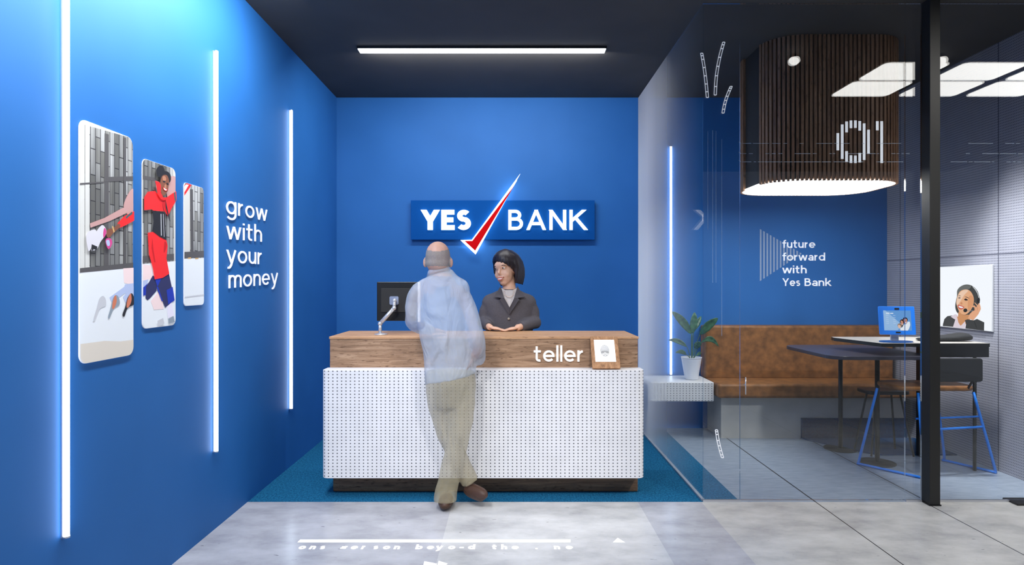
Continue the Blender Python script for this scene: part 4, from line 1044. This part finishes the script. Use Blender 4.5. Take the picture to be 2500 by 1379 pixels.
mb.sweep([V5(hl(0, -.090, .018), .007), V5(hl(0, -.104, -.010), .008), V5(hl(0, -.112, -.028), .010), V5(hl(0, -.104, -.036), .013, .008), V5(hl(0, -.092, -.038), .010)], 10)
mb.ball(hl(0, -.094, -.066), (.027, .014, .009), RZ); mb.ball(hl(0, -.090, -.080), (.023, .013, .009), RZ)
mb.sweep([V5(hl(0, .02, -.05), .052, .055), V5(W(1243, 702, .0), .052, .055), V5(W(1243, 722, .0), .07, .06), V5(W(1243, 745, .0), .14, .075), V5(W(1243, 800, .0), .14, .09), V5(W(1243, 880), .13, .09), V5(W(1243, 960), .14, .09), V5(W(1243, 1000), .13, .09)], 20)
for s_, fx in ((-1, 1205), (1, 1290)):
    sh = W(1243+s_*55, 735); hp = W(1243+s_*22, 990); 
    mb.sweep([V5(hp, .075, .08), V5(hp+Vector((0, 0, -.2)), .058), V5(hp+Vector((0, .01, -.38)), .042), V5(Vector((hp.x, YW+.01, .06)), .03)], 12)
    mb.sweep([V5(Vector((hp.x, YW+.03, .035)), .03), V5(Vector((hp.x, YW-.08, .024)), .03, .022), V5(Vector((hp.x, YW-.14, .018)), .024, .015)], 10)
rh = Vector((onY(1197, 800, 4.60).x, 4.585, 1.072)); lh = Vector((onY(1262, 806, 4.62).x, 4.60, 1.068))
relb = W(1180, 800, -.02); relb.z = 1.10; lelb = W(1308, 800, -.02); lelb.z = 1.10
mb.sweep([V5(W(1200, 730), .04), V5(relb, .028), V5(rh, .024)], 12); mb.sweep([V5(W(1288, 730), .04), V5(lelb, .028), V5(lh, .026)], 12)
finger_hand(mb, rh, Vector((.75, -.25, -.10)), Vector((0, 0, 1)), .15, .15, 1)
finger_hand(mb, lh, Vector((-.85, -.35, -.12)), Vector((0, 0, 1)), .15, .15, -1)
solidify_volumes(mb, 'body', [wskin], wom, .006, 3)
eyew = plain('eye white', (236,232,228), .3); iris = plain('dark iris', (38,26,22), .2); lip = plain('lips', (196,112,104), .45); brow = plain('brow', (52,36,32), .8); tooth = plain('teeth white', (244,240,234), .3)
for s_ in (-1, 1):
    e = MB().ball(hl(s_*.033, -.0875, .006), (.0135, .011, .0065), RZ).build('eye', eyew, wom, True)
    MB().ball(hl(s_*.033-.001, -.0962, .006), (.0058, .004, .0058), RZ, 12, 8).build('iris', iris, e, True)
    MB().sweep([V5(hl(s_*.018, -.101, .022), .0022), V5(hl(s_*.034, -.101, .028), .003), V5(hl(s_*.052, -.088, .024), .0015)], 8, 0, 3).build('eyebrow', brow, wom, True)
MB().sweep([V5(hl(-.030, -.088, -.062), .002), V5(hl(-.014, -.107, -.064), .0042), V5(hl(0, -.110, -.0645), .004), V5(hl(.014, -.107, -.064), .0042), V5(hl(.030, -.088, -.062), .002)], 8, 0, 3).build('lip', lip, wom, True)
MB().sweep([V5(hl(-.028, -.088, -.064), .002), V5(hl(-.013, -.104, -.080), .0048), V5(hl(0, -.107, -.082), .0055), V5(hl(.013, -.104, -.080), .0048), V5(hl(.028, -.088, -.064), .002)], 8, 0, 3).build('lip', lip, wom, True)
MB().sweep([V5(hl(-.022, -.094, -.068), .003), V5(hl(-.010, -.105, -.072), .005), V5(hl(.010, -.105, -.072), .005), V5(hl(.022, -.094, -.068), .003)], 8, 0, 3).build('teeth', tooth, wom, True)
mb = MB()   # hair: crown, swept fringe, sides to the jaw
mb.ball(hl(0, .034, .048), (.096, .106, .106), RZ); mb.ball(hl(0, .062, .0), (.092, .082, .105), RZ)
def sph(az, el, k=1.07):
    a, e = math.radians(az), math.radians(el)
    return hl(k*.086*math.cos(e)*math.sin(a), .015-k*.105*math.cos(e)*math.cos(a), .03+k*.106*math.sin(e))
for az, el in ((-92,-8),(-80,6),(-66,13),(-50,17),(-34,19),(-18,17),(-2,13),(14,8),(30,2),(46,-6),(60,-16),(74,-28)):
    mid = (az*.55+14, 52-abs(az)*.12)
    mb.sweep([V5(sph(30, 80, 1.06), .024), V5(sph(mid[0], mid[1]+12, 1.10), .021), V5(sph((mid[0]+az)/2, (mid[1]+el)/2+4, 1.12), .018), V5(sph(az, el, 1.10), .009)], 8, 0, 4)
for sg, ys in ((1, (-.012,.012,.036,.060,.084)), (-1, (.03,.055,.08))):
    for y in ys: mb.sweep([V5(hl(sg*.078, y, .06), .024), V5(hl(sg*.096, y+.004, .0), .017), V5(hl(sg*.092, y+.006, -.06), .016), V5(hl(sg*.078, y+.004, -.118-.12*y), .007)], 8, 0, 3)
for sg in (-1, 1):
    for az, el in ((84,-40),(94,-48),(106,-52),(118,-56),(132,-58),(148,-60),(165,-62),(180,-62)):
        mb.sweep([V5(sph(sg*az*.6, 66, 1.06), .022), V5(sph(sg*az*.9, 30, 1.12), .021), V5(sph(sg*az, -8, 1.17), .020), V5(sph(sg*az, el*.62, 1.24), .017), V5(sph(sg*az, el, 1.30), .007)], 8, 0, 4)
solidify_volumes(mb, 'hair', [whair], wom, .0065, 2)
mb = MB()   # jacket
mb.sweep([V5(W(1243, 706), .07, .058), V5(W(1243, 714), .125, .068), V5(W(1243, 722), .185, .082), V5(W(1243, 736), .212, .10), V5(W(1243, 750), .205, .11), V5(W(1243, 770), .195, .12), V5(W(1243, 805), .185, .125), V5(W(1243, 860), .17, .12), V5(W(1243, 940), .19, .13)], 30, 0, 4)
mb.sweep([V5(W(1198, 738, 0), .05), V5(W(1186, 760, -.0), .052), V5(W(1182, 785, -.01), .050), V5(relb, .050), V5(relb.lerp(rh, .35), .046), V5(relb.lerp(rh, .8), .038)], 16, 0, 3)
mb.sweep([V5(W(1288, 738, 0), .05), V5(W(1300, 760, -.0), .052), V5(W(1303, 785, -.01), .050), V5(lelb, .050), V5(lelb.lerp(lh, .35), .046), V5(lelb.lerp(lh, .8), .038)], 16, 0, 3)
solidify_volumes(mb, 'jacket', [jack], wom, .008, 3, None, .008)
# blouse in the opening, lapels, button
def front(px, py, w): 
    return W(px, py, -w)
def bow(y0):  # depth of the jacket front at a height
    return .062+(.135-.062)*max(0, min(1, (y0-712)/50.0))
mb = MB(); mb.prism([front(1224, 703, .066), front(1233, 708, .084), front(1252, 708, .084), front(1262, 703, .066), front(1255, 728, .118), front(1244, 752, .134), front(1231, 728, .118)], (0, .014, 0)); mb.build('blouse', wtop, wom)
lap = plain('lapel wool', (64,61,68), .85)
MB().prism([front(1222, 698, .050), front(1214, 712, .082), front(1205, 724, .112), front(1224, 727, .127), front(1220, 731, .130), front(1243, 768, .143), front(1245, 752, .142), front(1231, 727, .126)], (0, .006, 0)).build('lapel', lap, wom)
MB().prism([front(1263, 698, .050), front(1272, 712, .082), front(1282, 724, .110), front(1264, 727, .126), front(1268, 731, .130), front(1243, 768, .143), front(1243, 752, .142), front(1256, 727, .126)], (0, .006, 0)).build('lapel', lap, wom)
MB().ball(front(1242, 778, .134), (.009, .004, .009)).build('button', plain('button', (150,140,128), .4), wom, True)
mb = MB()
for k in range(12):
    a = math.pi*k/11; mb.ball(W(1243-12*math.cos(a), 711+14*math.sin(a), -.098-.022*math.sin(a)), .0036, None, 8, 6)
mb.build('necklace', plain('pearl', (220,196,180), .25), wom, True)
mb = MB(); mb.sweep([V5(W(1243, 930), .165, .115), V5(W(1243, 980), .17, .12), V5(W(1243, 1035), .15, .11)], 24, 0, 3)
mb.build('skirt', jack, wom, True)

# ------------------------------------------------------------------ light
w = bpy.data.worlds.new('world'); sc.world = w; w.use_nodes = True
bg = w.node_tree.nodes['Background']; bg.inputs[0].default_value = (.82,.9,1,1); bg.inputs[1].default_value = .14
def area(name, loc, rot, sx, sy, power, c=(1,1,1), spread=180):
    l = bpy.data.lights.new(name, 'AREA'); l.shape = 'RECTANGLE'; l.size = sx; l.size_y = sy; l.energy = power; l.color = c; l.spread = math.radians(spread)
    o = bpy.data.objects.new(name, l); col.objects.link(o); o.location = loc; o.rotation_euler = [math.radians(a) for a in rot]; return o
area('wall_washer_lamp', (-1.15, 1.9, 3.12), (0, 30, 0), .15, 3.7, 118, (.95,.98,1))
area('counter_lamp', (-.2, 4.72, 3.165), (38, 0, 0), 1.85, .08, 34)
def spot(loc, tgt, power, ang, blend=.6, c=(1,.985,.96), r=.12):  # added spots without fittings, each brightening one area
    l = bpy.data.lights.new('added_spot', 'SPOT'); l.energy = power; l.spot_size = math.radians(ang); l.spot_blend = blend; l.shadow_soft_size = r; l.color = c
    o = bpy.data.objects.new('added_spot', l); col.objects.link(o); o.location = loc
    o.rotation_euler = (Vector(tgt)-Vector(loc)).to_track_quat('-Z', 'Y').to_euler(); return o
spot((-.9, 1.2, 3.1), (-.5, 4.1, .55), 190, 42)  # this pair is added to brighten the counter front and customer
spot((.7, 1.2, 3.1), (.2, 4.1, .55), 190, 42)
spot((2.6, 1.6, 3.1), (2.3, 3.6, 0), 200, 80)  # added to lift the lobby floor on the right
spot((2.9, 4.2, 3.1), (3.64, 4.5, .7), 420, 46, .9)  # added to brighten the lower perforated wall
spot((1.9, 5.4, 3.15), (1.6, 5.7, .6), 40, 50, .8)  # added to brighten the shelf and plant

vs = sc.view_settings; sc.display_settings.display_device = 'sRGB'
vs.view_transform = 'Standard'; vs.look = 'None'; vs.gamma = 1; vs.exposure = 0; vs.use_curve_mapping = False
sc.cycles.use_denoising = True
sc.cycles.max_bounces = 8; sc.cycles.transparent_max_bounces = 24; sc.cycles.diffuse_bounces = 3; sc.cycles.glossy_bounces = 3
sc.cycles.sample_clamp_indirect = 6
